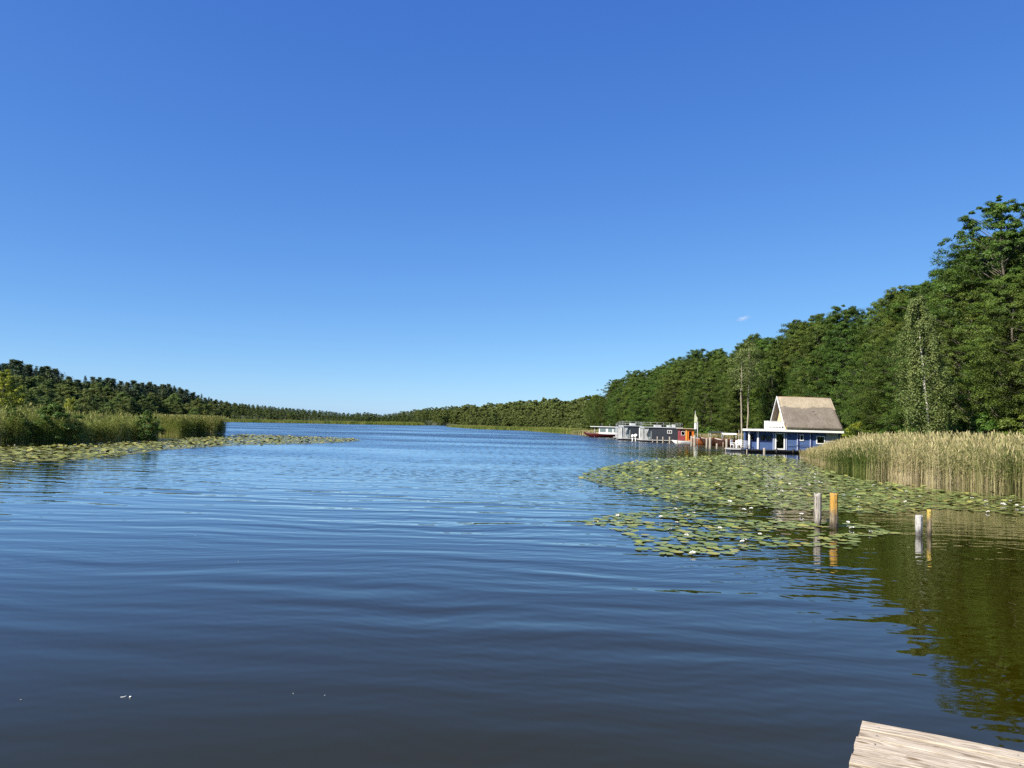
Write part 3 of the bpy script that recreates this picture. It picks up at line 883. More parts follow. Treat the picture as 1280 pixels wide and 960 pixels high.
# thin pale reeds on the bank behind the boats, and the far shores
def shore_reeds(name, line, depth, n, seed, h, dry0, label, mat, w):
    x, y, dep, s = band_points(line, [depth] * len(line), n, seed, 1.0)
    r = np.random.default_rng(seed)
    reeds(name, x, y, np.maximum(land_z(x, y), -0.1), h * r.uniform(0.7, 1.15, n), np.clip(dry0 + 0.2 * smooth_noise(x, y, seed, 9.0), 0, 1), seed + 1, mat, label, stem_w=w, leaf_w=w * 1.3, leaves=2, plume=0.3)
shore_reeds('shore_reeds', [(16.8, 222), (20.6, 204), (27.5, 187)], 7, 5000, 51, 1.5, 0.62, 'pale reed strip on the right shore left of the red boat', REED_R, 0.05)
shore_reeds('shore_reeds', [(30.5, 165), (33.2, 150), (33.8, 131), (37.0, 118)], 4, 5000, 53, 1.5, 0.55, 'pale reeds on the bank behind the moored boats', REED_R, 0.04)
shore_reeds('shore_reeds', [(-35, 410), (-14, 316), (5, 298), (17.4, 222)], 9, 9000, 55, 1.25, 0.34, 'green reed fringe along the far right shore', REED_L, 0.09)
shore_reeds('shore_reeds', [(-150, 327), (-128, 349), (-100, 395), (-72, 427), (-53, 480)], 7, 9000, 57, 1.5, 0.36, 'low reed fringe along the far left shore', REED_L, 0.1)

# ------------------------------------------------------------------ lily pads and water lilies
def pad_mat(name, a, b, c_old):
    m, nt, out = new_mat(name); k = NT(nt)
    oi = k.n('ShaderNodeObjectInfo')
    at_ = k.n('ShaderNodeAttribute', attribute_name='tint')
    tc = k.n('ShaderNodeTexCoord')
    nz = k.noise(tc.outputs['Object'], 9.0, 3, 0.6)
    f = k.math('FRACT', k.math('ADD', k.math('ADD', at_.outputs['Fac'], oi.outputs['Random']), 0.0))
    c = k.ramp(f, [(0.0, a), (0.72, b), (0.90, tuple((x + y) / 2 for x, y in zip(b, c_old))), (0.97, c_old)])
    c = k.mix(0.45, c, k.ramp(nz.outputs[0], [(0.3, (0.62, 0.66, 0.6)), (0.7, (1, 1, 1))]), 'MULTIPLY')
    bs = k.n('ShaderNodeBsdfPrincipled'); k.link(c, bs.inputs['Base Color']); bs.inputs['Roughness'].default_value = 0.48; bs.inputs['Specular IOR Level'].default_value = 0.3
    k.link(bs.outputs[0], out.inputs[0])
    return m
PAD = pad_mat('lily_pad_green', (0.12, 0.165, 0.030), (0.235, 0.265, 0.065), (0.33, 0.30, 0.06))
PAD_OLIVE = pad_mat('lily_pad_olive', (0.12, 0.138, 0.022), (0.25, 0.255, 0.055), (0.40, 0.34, 0.10))

def pad_arrays(rng, n_seg=14):
    """one pad: round leaf with a notch, slightly wavy, unit radius"""
    a = np.linspace(R(14), R(346), n_seg)
    r = 1 + 0.05 * np.sin(3 * a + rng.uniform(0, 6)) + 0.03 * rng.normal(size=n_seg)
    r[0] *= 0.93; r[-1] *= 0.93
    w = 0.012 * np.sin(2 * a + rng.uniform(0, 6)) + 0.012 * np.sin(5 * a + rng.uniform(0, 6))
    curl = rng.uniform(0, 1) < 0.06
    ca = rng.uniform(0, 6.28)
    up = np.clip(np.cos(a - ca) - 0.45, 0, 1) * (0.25 if curl else 0.015)
    ring = np.stack([np.cos(a) * r, np.sin(a) * r * 0.94, np.abs(w) + up], 1)
    inner = ring * np.array([0.55, 0.55, 0.25])
    return np.concatenate([[(0, 0, 0.0)], inner, ring]), n_seg

def pad_faces(n):
    tri = [(0, 1 + i, 2 + i, 2 + i) for i in range(n - 1)]
    q = [(1 + i, 1 + n + i, 2 + n + i, 2 + i) for i in range(n - 1)]
    return tri, q

def pad_mesh(name, seed):
    rng = np.random.default_rng(seed)
    V, n = pad_arrays(rng)
    tri, q = pad_faces(n)
    me = bpy.data.meshes.new(name)
    me.from_pydata([tuple(v) for v in V], [], [t[:3] for t in tri] + q)
    me.polygons.foreach_set('use_smooth', [True] * len(me.polygons))
    me.materials.append(PAD)
    return me

def in_poly(x, y, poly):
    poly = np.asarray(poly, float); ins = np.zeros(len(x), bool); n = len(poly)
    for i in range(n):
        ax, ay = poly[i]; bx, by = poly[(i + 1) % n]
        c = (ay > y) != (by > y)
        with np.errstate(divide='ignore', invalid='ignore'):
            ins ^= c & (x < (bx - ax) * (y - ay) / (by - ay if by != ay else 1e-9) + ax)
    return ins

def scatter(px_poly, n, seed, dmin, density=None):
    rng = np.random.default_rng(seed)
    P = np.array([at(*q)[:2] for q in px_poly])
    lo = P.min(0); hi = P.max(0)
    out = []; grid = {}
    c = rng.uniform(lo, hi, (n, 2))
    c = c[in_poly(c[:, 0], c[:, 1], P)]
    if density is not None: c = c[rng.uniform(0, 1, len(c)) < density(c[:, 0], c[:, 1])]
    for x, y in c:
        k = (int(x // dmin), int(y // dmin)); ok = True
        for i in (-1, 0, 1):
            for j in (-1, 0, 1):
                for (u, v) in grid.get((k[0] + i, k[1] + j), ()):
                    if (u - x) ** 2 + (v - y) ** 2 < dmin * dmin: ok = False
        if ok:
            grid.setdefault(k, []).append((x, y)); out.append((x, y))
    return np.array(out)

def pad_field(name, pts, seed, mat, label, rmin, rmax, lift=0.0):
    rng = np.random.default_rng(seed)
    protos = [pad_arrays(np.random.default_rng(seed + 100 + i), 10)[0] for i in range(14)]
    tri, q = pad_faces(10)
    F0 = np.array([t for t in tri] + q)
    Vs = []; Fs = []; Ts = []; o = 0
    for (x, y) in pts:
        V = protos[rng.integers(14)] * rng.uniform(rmin, rmax)
        a = rng.uniform(0, 6.28); ca, sa = math.cos(a), math.sin(a)
        V = np.stack([V[:, 0] * ca - V[:, 1] * sa, V[:, 0] * sa + V[:, 1] * ca, V[:, 2]], 1)
        raised = rng.uniform(0, 1) < lift
        tx, ty = rng.normal(0, 0.16 if raised else 0.012, 2)
        V[:, 2] += V[:, 0] * tx + V[:, 1] * ty
        z = max(0.012, -V[:, 2].min() + 0.006) + rng.uniform(0, 0.012) + (rng.uniform(0.0, 0.10) if raised else 0)
        Vs.append(V + np.array([x, y, z])); Fs.append(F0 + o); Ts.append(np.full(len(F0), rng.uniform(0, 1))); o += len(V)
    V = np.concatenate(Vs); F = np.concatenate(Fs); T = np.concatenate(Ts)
    me = bpy.data.meshes.new(name)
    me.from_pydata(V.tolist(), [], [tuple(dict.fromkeys(f)) for f in F.tolist()])
    at_ = me.attributes.new('tint', 'FLOAT', 'FACE'); at_.data.foreach_set('value', T.astype(np.float32))
    me.polygons.foreach_set('use_smooth', np.ones(len(me.polygons), bool))
    ob = link_mesh(name, me, mat)
    ob['kind'] = 'stuff'; tag(ob, label, 'lily pads')
    return ob

PADS = [pad_mesh('lily_pad', 300 + i) for i in range(12)]
MAIN = [(722, 597), (735, 590), (765, 582), (800, 577), (835, 573), (880, 570), (925, 568.5), (975, 571), (1000, 575), (1012, 580), (1035, 590), (1060, 597), (1105, 605), (1160, 611), (1220, 617), (1285, 622),
        (1285, 646), (1230, 640), (1180, 636), (1130, 640), (1100, 642), (1060, 641), (1000, 638), (950, 634), (905, 631), (860, 629), (825, 622), (790, 616), (760, 608), (738, 602)]
OUTER = [(728, 652), (748, 648), (790, 640), (830, 634), (880, 634), (930, 641), (975, 650), (1010, 653), (1060, 655), (1090, 656), (1122, 668), (1068, 672), (1074, 687), (1035, 685), (985, 683), (945, 687), (905, 696), (860, 699), (842, 697), (825, 690), (800, 689), (795, 672), (765, 661), (736, 656)]
def clumpy(sc, seed, lo):
    return lambda x, y: np.clip(0.55 + 0.75 * smooth_noise(x, y, seed, sc), lo, 1)
def main_density(x, y):
    px = 640 + FPX * x / y
    d = np.clip(0.9 + 0.35 * smooth_noise(x, y, 71, 4.0), 0.25, 1)
    # open water in front of the houseboat and a thinner right end
    d = d * np.where((px > 985) & (y > 50), 0.25, 1.0)
    d = d * np.interp(px, [1060, 1150, 1230, 1290], [1.0, 0.52, 0.22, 0.12])
    return d
main_pts = scatter(MAIN, 160000, 73, 0.168, main_density)
outer_pts = scatter(OUTER, 9000, 74, 0.25, lambda x, y: np.clip(0.50 + 1.2 * smooth_noise(x, y, 77, 2.2), 0.0, 1))
# two loose trailing tongues right of the posts
rng = np.random.default_rng(79)
front = main_pts[np.argsort(main_pts[:, 1])]
N_NEAR = 292
near_main = max(0, N_NEAR - len(outer_pts))
own = [(p, 'outer') for p in outer_pts[:N_NEAR]] + [(p, 'main') for p in front[:near_main]]
rest = front[near_main:] if len(outer_pts) < N_NEAR else np.concatenate([front, outer_pts[N_NEAR:]])
for i, ((x, y), zone) in enumerate(own):
    o = bpy.data.objects.new('lily_pad', PADS[i % 12]); COL.objects.link(o)
    r = rng.uniform(0.10, 0.19)
    o.scale = (r, r, r); o.rotation_euler = (rng.normal(0, 0.008), rng.normal(0, 0.008), rng.uniform(0, 6.28))
    o.location = (x, y, 0.012 + 0.0011 * (i % 13))
    if zone == 'outer':
        side = 'around the left pair of posts' if 640 + FPX * x / y > 960 else 'on open water left of the posts'
        tag(o, f'flat green lily pad in the loose outer patch {side}', 'lily pad', 'lily pads of the outer patch, ' + side)
    else:
        tag(o, 'green lily pad on the near edge of the dense right patch', 'lily pad', 'lily pads at the near edge of the dense patch')
pad_field('lily_pad_field', rest, 81, PAD, 'dense patch of green lily pads in front of the blue houseboat', 0.085, 0.15, 0.25)
LEFTP = [(-60, 585), (0, 581), (50, 577), (100, 574), (150, 570), (195, 564), (225, 561.5), (300, 556.5), (340, 556), (385, 555), (430, 553), (452, 551), (440, 548.5), (400, 546.8), (350, 544.8), (300, 543.5), (287, 545.4), (250, 547.2), (216, 549.2), (165, 552.6), (110, 555.5), (0, 558), (-60, 560)]
left_pts = scatter(LEFTP, 90000, 83, 0.25, lambda x, y: np.clip(0.92 + 0.3 * smooth_noise(x, y, 85, 6.0), 0.3, 1))
pad_field('lily_pad_field', left_pts, 87, PAD_OLIVE, 'olive lily pad belt in front of the left reeds', 0.12, 0.20, 0.30)

# water lily flowers: white petals round a yellow heart
PETAL = paint_mat('white_petal', (0.80, 0.80, 0.76), 0.5, 0.04, 8)
HEART = paint_mat('yellow_heart', (0.75, 0.50, 0.05), 0.6, 0.1, 8)
def flower_mesh(name, seed, open_):
    rng = random.Random(seed); mb = MB()
    for ring, (cnt, L, el) in enumerate(((8, 0.075, 0.25 + 0.5 * (1 - open_)), (7, 0.065, 0.65 + 0.35 * (1 - open_)), (5, 0.05, 1.05))):
        for i in range(cnt):
            a = 2 * math.pi * (i + 0.5 * ring) / cnt + rng.uniform(-.12, .12); e = el + rng.uniform(-.1, .1)
            d = Vector((math.cos(a) * math.cos(e), math.sin(a) * math.cos(e), math.sin(e))); s = Vector((-math.sin(a), math.cos(a), 0)); u = d.cross(s) * -1
            b0 = d * 0.008
            mb.add([b0, d * L * .5 + s * L * .24 + u * .006, d * L, d * L * .5 - s * L * .24 + u * .006, d * L * .5 - u * .008], [(0, 1, 4), (1, 2, 4), (2, 3, 4), (3, 0, 4)], 0, True)
    mb.tube([(0, 0, 0.004), (0, 0, 0.022), (0, 0, 0.03)], [0.012, 0.018, 0.008], 8, 1)
    o = mb.build(name, [PETAL, HEART]); me = o.data
    bpy.data.objects.remove(o)
    return me
FLOWERS = [flower_mesh('water_lily', 400 + i, (1.0, 0.7, 0.3, 0.9)[i]) for i in range(4)]
fl_px = [(772, 646, 1), (826, 647.5, 1), (867, 643, 1), (844, 637.5, 1), (912, 628, 1.3), (930, 638.5, 1.3), (939, 637.5, 1.2), (860, 646, .9), (846, 654.5, .8), (866, 694, 1.3), (838, 664, 1.1), (858, 671, 1),
         (900, 661.5, .9), (928, 679, 1), (1002, 645, 1.4), (846, 623.5, 1), (977, 615, 1.4), (1073, 622, 1.3), (1074, 631.5, 1), (1074, 635.5, 1.2), (1055, 620.5, 1), (1120, 622, 1.4), (1133, 616, 1.3), (1118, 624, .9), (1232, 628, 1.4),
         (1254, 632, 1.8), (1279, 636.5, 1.6), (1235, 641.5, 1.2), (1263, 627, 1), (1065, 662, 1.3), (1088, 667.5, 1.2), (1060, 654.5, .9), (950, 669.5, .9), (931, 676.5, .8), (1042, 613, 1.1), (1001, 612, 1.1), (1010, 605, 1), (987, 606, 1), (1027, 605, 1)]
LILY_LAB = {}
for i, (px, py, s) in enumerate(fl_px):
    p = at(px, py)
    o = bpy.data.objects.new('water_lily', FLOWERS[i % 4]); COL.objects.link(o)
    o.location = (p.x, p.y, 0.035); o.scale = (s * 0.92,) * 3; o.rotation_euler = (rng.normal(0, .15), rng.normal(0, .15), rng.uniform(0, 6.28))
    if px > 1100 and py < 650: z = 'white water lily on the thin pads before the right reed bed'
    elif py > 634 and px < 960: z = 'white water lily among the loose outer pads left of the posts'
    elif py > 640: z = 'white water lily close to the left pair of wooden posts'
    else: z = 'white water lily on the near half of the dense pads'
    tag(o, z, 'water lily', z.replace('white water lily', 'water lilies'))
sel = np.random.default_rng(91)
for j in range(72):
    x, y = rest[sel.integers(len(rest))]
    if y < 27: continue
    o = bpy.data.objects.new('water_lily', FLOWERS[j % 4]); COL.objects.link(o)
    s = sel.uniform(0.7, 1.2)
    o.location = (x, y, 0.07); o.scale = (s,) * 3; o.rotation_euler = (sel.normal(0, .2), sel.normal(0, .2), sel.uniform(0, 6.28))
    tag(o, 'small white water lily scattered over the far dense pads', 'water lily', 'water lilies over the dense pads')
Vs = []; Fs = []; off = 0
for j in range(420):
    x, y = left_pts[sel.integers(len(left_pts))]
    s = sel.uniform(0.05, 0.09); z = sel.uniform(0.03, 0.1)
    for k_ in range(6):
        a = k_ * math.pi / 3 + sel.uniform(-.2, .2)
        d = np.array([math.cos(a), math.sin(a), 0.8]); sd = np.array([-math.sin(a), math.cos(a), 0]) * 0.35
        b0 = np.array([x, y, z])
        Vs += [b0, b0 + (d * .5 + sd) * s, b0 + d * s, b0 + (d * .5 - sd) * s]; Fs.append((off, off + 1, off + 2, off + 3)); off += 4
o = link_mesh('water_lily_bloom', np_mesh('water_lily_bloom', Vs, Fs), PETAL)
o['kind'] = 'stuff'; tag(o, 'white blooms speckling the olive pad belt on the left', 'water lilies')

# ------------------------------------------------------------------ the four old posts
def post_mat(name, kind):
    m, nt, out = new_mat(name); k = NT(nt)
    tc = k.n('ShaderNodeTexCoord'); O = tc.outputs['Object']
    g = k.noise(k.mapping(O, (9, 9, 1.1)), 2.4, 6, 0.7)
    b_ = k.noise(O, 5.0, 5, 0.7)
    sp = k.noise(O, 28.0, 3, 0.6)
    sep = k.n('ShaderNodeSeparateXYZ'); k.link(O, sep.inputs[0])
    if kind == 'grey':
        c = k.ramp(g.outputs[0], [(0.38, (0.05, 0.042, 0.036)), (0.46, (0.20, 0.175, 0.15)), (0.53, (0.32, 0.29, 0.255)), (0.66, (0.44, 0.41, 0.365))])
    elif kind == 'white':
        c = k.ramp(g.outputs[0], [(0.36, (0.09, 0.08, 0.075)), (0.45, (0.30, 0.285, 0.27)), (0.52, (0.40, 0.385, 0.37)), (0.66, (0.50, 0.49, 0.47))])
    else:
        wood = k.ramp(g.outputs[0], [(0.40, (0.07, 0.05, 0.032)), (0.6, (0.27, 0.215, 0.14))])
        li = k.ramp(b_.outputs[0], [(0.35, (0.50, 0.29, 0.04)), (0.65, (0.40, 0.20, 0.025))]) if kind == 'orange' else k.ramp(b_.outputs[0], [(0.35, (0.60, 0.43, 0.07)), (0.65, (0.52, 0.35, 0.04))])
        hgt = k.math('ADD', sep.outputs[2], k.math('MULTIPLY', b_.outputs[0], 0.7))
        msk = k.math('MULTIPLY', k.mapr(hgt, 0.62, 0.98), k.mapr(sp.outputs[0], 0.36, 0.50))
        c = k.mix(msk, wood, li)
    wet = k.mapr(k.math('ADD', sep.outputs[2], k.math('MULTIPLY', b_.outputs[0], 0.10)), 0.08, 0.30, 0.30, 1.0)
    c = k.mix(1.0, c, wet_rgb(k, wet), 'MULTIPLY')
    bs = k.n('ShaderNodeBsdfPrincipled'); k.link(c, bs.inputs['Base Color']); bs.inputs['Roughness'].default_value = 0.85
    bp = k.n('ShaderNodeBump'); bp.inputs['Strength'].default_value = 0.9; bp.inputs['Distance'].default_value = 0.012
    k.link(g.outputs[0], bp.inputs['Height']); k.link(bp.outputs[0], bs.inputs['Normal'])
    k.link(bs.outputs[0], out.inputs[0]); return m
def wet_rgb(k, f):
    c = k.n('ShaderNodeCombineColor')
    for i in range(3): k.link(f, c.inputs[i])
    return c.outputs[0]
def post(px, py, top_py, width_px, kind, label, seed, tilt=(0, 0)):
    rng = np.random.default_rng(seed)
    p = at(px, py); Y = p.y
    h = atY(px, top_py, Y).z; r = width_px / FPX * Y / 2
    nz, na = 22, 28
    zs = np.concatenate([[-0.9], np.linspace(-0.1, h, nz)])
    ang = np.arange(na) * 2 * math.pi / na
    groove = 1 - 0.10 * (rng.uniform(0, 1, na) < 0.2) - 0.03 * rng.uniform(0, 1, na)
    V = []
    for i, z in enumerate(zs):
        rr = r * groove * (1 + 0.03 * np.sin(2 * ang + z * 2 + seed) + 0.02 * rng.normal(size=na)) * (1.0 - 0.05 * max(z, 0) / h)
        if kind in ('grey', 'white') and z < 0.25: rr = rr * (0.86 + 0.14 * max(0, z) / 0.25)
        zz = np.full(na, z)
        if i == len(zs) - 1: zz = z - 0.03 * rng.uniform(0, 1, na) - (0.05 * np.abs(np.sin(ang * 1.5)) if kind != 'orange' else 0); rr = rr * 0.96
        V.append(np.stack([np.cos(ang) * rr + tilt[0] * z, np.sin(ang) * rr + tilt[1] * z, zz], 1))
    top_in = V[-1].copy(); c = top_in.mean(0); top_in = c + (top_in - c) * 0.5; top_in[:, 2] -= 0.015 * rng.uniform(0, 1, na)
    V.append(top_in); n = len(V)
    V = np.concatenate(V + [[c + np.array([0, 0, -0.012])]])
    F = [(i * na + j, i * na + (j + 1) % na, (i + 1) * na + (j + 1) % na, (i + 1) * na + j) for i in range(n - 1) for j in range(na)]
    T = [((n - 1) * na + j, (n - 1) * na + (j + 1) % na, n * na) for j in range(na)]
    me = bpy.data.meshes.new('wooden_post'); me.from_pydata(V.tolist(), [], F + T)
    me.polygons.foreach_set('use_smooth', [True] * len(F) + [False] * len(T))
    o = link_mesh('wooden_post', me, post_mat('post_' + kind, kind)); o.location = (p.x, p.y, 0); o.rotation_euler[2] = rng.uniform(0, 6)
    tag(o, label, 'post'); return o
post(1022, 657.5, 615, 9.6, 'grey', 'cracked grey wooden post beside the orange lichen post', 1, (0.0, 0))
post(1042.3, 659, 616, 10.4, 'orange', 'thick round post covered in orange lichen, standing in the lily pads', 2)
post(1148.5, 669, 642.5, 8.6, 'white', 'short bleached white post beside the thin yellow one', 3)
post(1161.5, 669, 635.5, 5.4, 'yellow', 'thin post coated in yellow lichen, beside the bleached one', 4)

# ------------------------------------------------------------------ the landing stage at the lower right
def plank_mat():
    m, nt, out = new_mat('weathered_plank'); k = NT(nt)
    tc = k.n('ShaderNodeTexCoord'); O = tc.outputs['Object']
    at_ = k.n('ShaderNodeAttribute', attribute_name='tint')
    off = k.n('ShaderNodeCombineXYZ'); k.link(k.math('MULTIPLY', at_.outputs['Fac'], 17.0), off.inputs[0]); k.link(k.math('MULTIPLY', at_.outputs['Fac'], 9.0), off.inputs[1])
    P = k.vmath('ADD', O, off.outputs[0])
    w = k.noise(k.mapping(P, (1.2, 5, 1)), 2.0, 2, 0.5)
    dist = k.vmath('ADD', k.mapping(P, (1.3, 26, 26)), k.vmath('MULTIPLY', w.outputs['Color'], (0.0, 5.5, 0)))
    g = k.noise(dist, 1.6, 6, 0.62)
    st = k.noise(k.mapping(P, (1.6, 4.0, 4)), 2.4, 4, 0.6)
    fine = k.noise(k.mapping(P, (6, 160, 160)), 1.0, 3, 0.7)
    c = k.ramp(g.outputs[0], [(0.34, (0.20, 0.155, 0.105)), (0.45, (0.41, 0.345, 0.26)), (0.55, (0.54, 0.465, 0.365)), (0.68, (0.63, 0.56, 0.46))])
    c = k.mix(0.35, c, k.ramp(st.outputs[0], [(0.32, (0.62, 0.56, 0.46)), (0.6, (1, 1, 1))]), 'MULTIPLY')
    c = k.mix(0.55, c, k.ramp(fine.outputs[0], [(0.38, (0.45, 0.41, 0.36)), (0.56, (1, 1, 1))]), 'MULTIPLY')
    # a few knots
    vo = k.n('ShaderNodeTexVoronoi'); k.link(k.mapping(P, (2.2, 5.0, 5.0)), vo.inputs['Vector']); vo.inputs['Scale'].default_value = 1.0
    kn = k.ramp(vo.outputs['Distance'], [(0.02, (0.13, 0.085, 0.05)), (0.07, (0.42, 0.33, 0.22)), (0.13, (1, 1, 1))])
    c = k.mix(0.85, c, kn, 'MULTIPLY')
    bs = k.n('ShaderNodeBsdfPrincipled'); k.link(c, bs.inputs['Base Color']); bs.inputs['Roughness'].default_value = 0.8; bs.inputs['Specular IOR Level'].default_value = 0.25
    bp = k.n('ShaderNodeBump'); bp.inputs['Strength'].default_value = 0.55; bp.inputs['Distance'].default_value = 0.004
    k.link(k.math('ADD', g.outputs[0], k.math('MULTIPLY', fine.outputs[0], 0.6)), bp.inputs['Height']); k.link(bp.outputs[0], bs.inputs['Normal'])
    k.link(bs.outputs[0], out.inputs[0]); return m
PLANK = plank_mat()
STEEL = paint_mat('dull_steel', (0.32, 0.30, 0.28), 0.45, 0.2, 8, metal=0.9)
ZD = 0.85
c0 = at(1078, 901, ZD); c1 = at(1280, 940.5, ZD); l1 = at(1057, 960, ZD)
ux = (c1 - c0); ux.z = 0; ux.normalize()
uy = Vector((-ux.y, ux.x, 0))      # away from the camera
ang = math.atan2(ux.y, ux.x)
jw = 0.905 * (CAM_H - ZD) / 1.85 * 1.03
J = empty('landing_stage', (c0.x, c0.y, 0), ang, 'weathered plank landing stage end at the lower right corner', 'jetty')
rngp = random.Random(8)
mb = MB(); tints = []
ywid = [0.148, 0.142, 0.150, 0.145, 0.147, 0.143, 0.15, 0.146, 0.148, 0.144, 0.149, 0.145, 0.147, 0.15]
yy = 0.0
for i in range(14):
    w = ywid[i]; x0 = (0.0, 0.002, -0.008, 0.001, -0.004)[i % 5] if i else 0.0
    x1 = jw + rngp.uniform(-0.012, 0.012)
    # a plank as a strip with softened edges and slightly cupped top
    prof = [(-0.0, -0.028), (-0.0, -0.003), (-0.003, 0.0), (-w * .3, -.0015), (-w * .7, -.0015), (-w + 0.009, 0.0), (-w + 0.006, -0.003), (-w + 0.006, -0.028)]
    dz = rngp.uniform(-0.002, 0.002)
    nseg = 10; vs = []; fs = []
    for s_ in range(nseg + 1):
        x = x0 + (x1 - x0) * s_ / nseg
        wy = 0.0015 * math.sin(x * 5 + i) ; wz = 0.002 * math.sin(x * 4 + i * 2)
        vs += [(x, yy + a + wy * (1 if s_ not in (0, nseg) else 1), ZD + b_ + dz + wz) for a, b_ in prof]
    n = len(prof)
    for s_ in range(nseg):
        for j in range(n): fs.append((s_ * n + j, s_ * n + (j + 1) % n, (s_ + 1) * n + (j + 1) % n, (s_ + 1) * n + j))
    fs += [tuple(range(n)), tuple(nseg * n + j for j in reversed(range(n)))]
    mb.add(vs, fs); tints += [rngp.random()] * len(fs)
    yy -= w
o = mb.build('plank_deck', PLANK, J)
a = o.data.attributes.new('tint', 'FLOAT', 'FACE'); a.data.foreach_set('value', tints)
mb = MB()
for xx in (0.06, jw - 0.14): mb.box(xx, xx + 0.08, yy, -0.04, ZD - 0.17, ZD - 0.031)
mb.box(0.04, jw - 0.04, -0.62, -0.54, ZD - 0.30, ZD - 0.172)
mb.build('bearer', PLANK, J)
for xx in (0.12, jw - 0.16):
    MB().tube([(xx, -0.48, -0.8), (xx, -0.48, ZD - 0.18)], 0.07, 14).build('leg', PLANK, J)
mb = MB()
for i in range(3):
    for xx in (0.10, jw - 0.10):
        mb.tube([(xx, -0.07 - 0.146 * i, ZD - 0.001), (xx, -0.07 - 0.146 * i, ZD + 0.0012)], 0.0055, 8)
mb.build('screw_head', STEEL, J)

# ------------------------------------------------------------------ the blue houseboat with the thatched roof
BLUE = paint_mat('blue_paint', (0.072, 0.124, 0.280), 0.55, 0.10, 1.2, stretch=(0.5, 1, 5))
BLUE_DK = paint_mat('dark_blue_frame_and_shadow', (0.02, 0.035, 0.14), 0.5, 0.1, 2)  # window frames, and the shadow strips painted beside the trims
WHITE = paint_mat('white_paint', (0.78, 0.78, 0.76), 0.45, 0.04, 2)
CREAM = paint_mat('cream_boards', (0.62, 0.50, 0.30), 0.7, 0.12, 1.5, stretch=(1, 1, 6))
PINEWOOD = paint_mat('fresh_pine_board', (0.72, 0.50, 0.16), 0.6, 0.1, 2)
GREY_BOARD = paint_mat('greyed_larch', (0.44, 0.43, 0.42), 0.8, 0.2, 1.6, stretch=(1, 1, 5))
BLACK = paint_mat('black_rubber', (0.015, 0.015, 0.017), 0.6, 0.2, 4)
PONT = paint_mat('dark_pontoon', (0.025, 0.028, 0.035), 0.5, 0.3, 2)
DARKIN = paint_mat('unlit_room_tone', (0.02, 0.022, 0.018), 0.8, 0.3, 1.0)  # dark colour standing in for the unlit room behind windows and door
CURTAIN = paint_mat('pale_curtain', (0.46, 0.47, 0.47), 0.9, 0.30, 3.0, stretch=(6, 6, 0.4))
def glass_mat():
    m, nt, out = new_mat('window_glass'); k = NT(nt)
    g = k.n('ShaderNodeBsdfGlossy'); g.inputs['Roughness'].default_value = 0.02; g.inputs['Color'].default_value = (1, 1, 1, 1)
    t = k.n('ShaderNodeBsdfTransparent'); t.inputs['Color'].default_value = (0.75, 0.8, 0.8, 1)
    f = k.n('ShaderNodeFresnel'); f.inputs['IOR'].default_value = 1.5
    mx = k.n('ShaderNodeMixShader'); k.link(f.outputs[0], mx.inputs[0]); k.link(t.outputs[0], mx.inputs[1]); k.link(g.outputs[0], mx.inputs[2])
    k.link(mx.outputs[0], out.inputs[0]); return m
GLASS = glass_mat()
def thatch_mat(name, a, b, cc):
    m, nt, out = new_mat(name); k = NT(nt)
    tc = k.n('ShaderNodeTexCoord'); O = tc.outputs['Object']
    n1 = k.noise(k.mapping(O, (12, 4, 2.5)), 2.2, 5, 0.7)
    n2 = k.noise(O, 1.1, 4, 0.6)
    c = k.ramp(n1.outputs[0], [(0.3, a), (0.5, b), (0.72, cc)])
    c = k.mix(0.6, c, k.ramp(n2.outputs[0], [(0.35, (0.66, 0.64, 0.62)), (0.62, (1, 1, 1))]), 'MULTIPLY')
    bs = k.n('ShaderNodeBsdfPrincipled'); k.link(c, bs.inputs[0]); bs.inputs['Roughness'].default_value = 0.95; bs.inputs['Specular IOR Level'].default_value = 0.1
    bp = k.n('ShaderNodeBump'); bp.inputs['Distance'].default_value = 0.05; k.link(n1.outputs[0], bp.inputs['Height']); k.link(bp.outputs[0], bs.inputs['Normal'])
    k.link(bs.outputs[0], out.inputs[0]); return m
THATCH = thatch_mat('grey_brown_thatch', (0.12, 0.100, 0.083), (0.205, 0.178, 0.150), (0.29, 0.252, 0.212))
THATCH_PALE = thatch_mat('pale_thatch', (0.26, 0.212, 0.15), (0.39, 0.330, 0.245), (0.49, 0.422, 0.325))

def window(name, parent, x0, x1, z0, z1, y, frame, fr=0.09, curtain=None, inner=DARKIN, mullion=None):
    """frame with pane over a dark sheet painted as the unlit room; in front of a wall at y (outside is -y)"""
    mb = MB()
    mb.box(x0, x0 + fr, y - 0.05, y - 0.004, z0, z1); mb.box(x1 - fr, x1, y - 0.05, y - 0.004, z0, z1)
    mb.box(x0 + fr, x1 - fr, y - 0.05, y - 0.004, z0, z0 + fr); mb.box(x0 + fr, x1 - fr, y - 0.05, y - 0.004, z1 - fr, z1)
    if mullion: mb.box(mullion - fr * .4, mullion + fr * .4, y - 0.046, y - 0.006, z0 + fr, z1 - fr)
    w = mb.build(name, frame, parent)
    MB().box(x0 + fr, x1 - fr, y - 0.009, y - 0.003, z0 + fr, z1 - fr).build('dark_room_sheet', inner, w)
    if curtain:
        mb = MB()
        for (a, b_) in curtain:
            n = max(3, int((b_ - a) / 0.06)); vs = []; fs = []
            for i in range(n + 1):
                xx = a + (b_ - a) * i / n; yo = y - 0.014 - (0.006 if i % 2 else 0)
                vs += [(xx, yo, z0 + fr), (xx, yo, z1 - fr)]
            for i in range(n): fs.append((2 * i, 2 * i + 2, 2 * i + 3, 2 * i + 1))
            mb.add(vs, fs)
        mb.build('curtain', CURTAIN, w)
    MB().box(x0 + fr, x1 - fr, y - 0.032, y - 0.026, z0 + fr, z1 - fr).build('pane', GLASS, w)
    return w

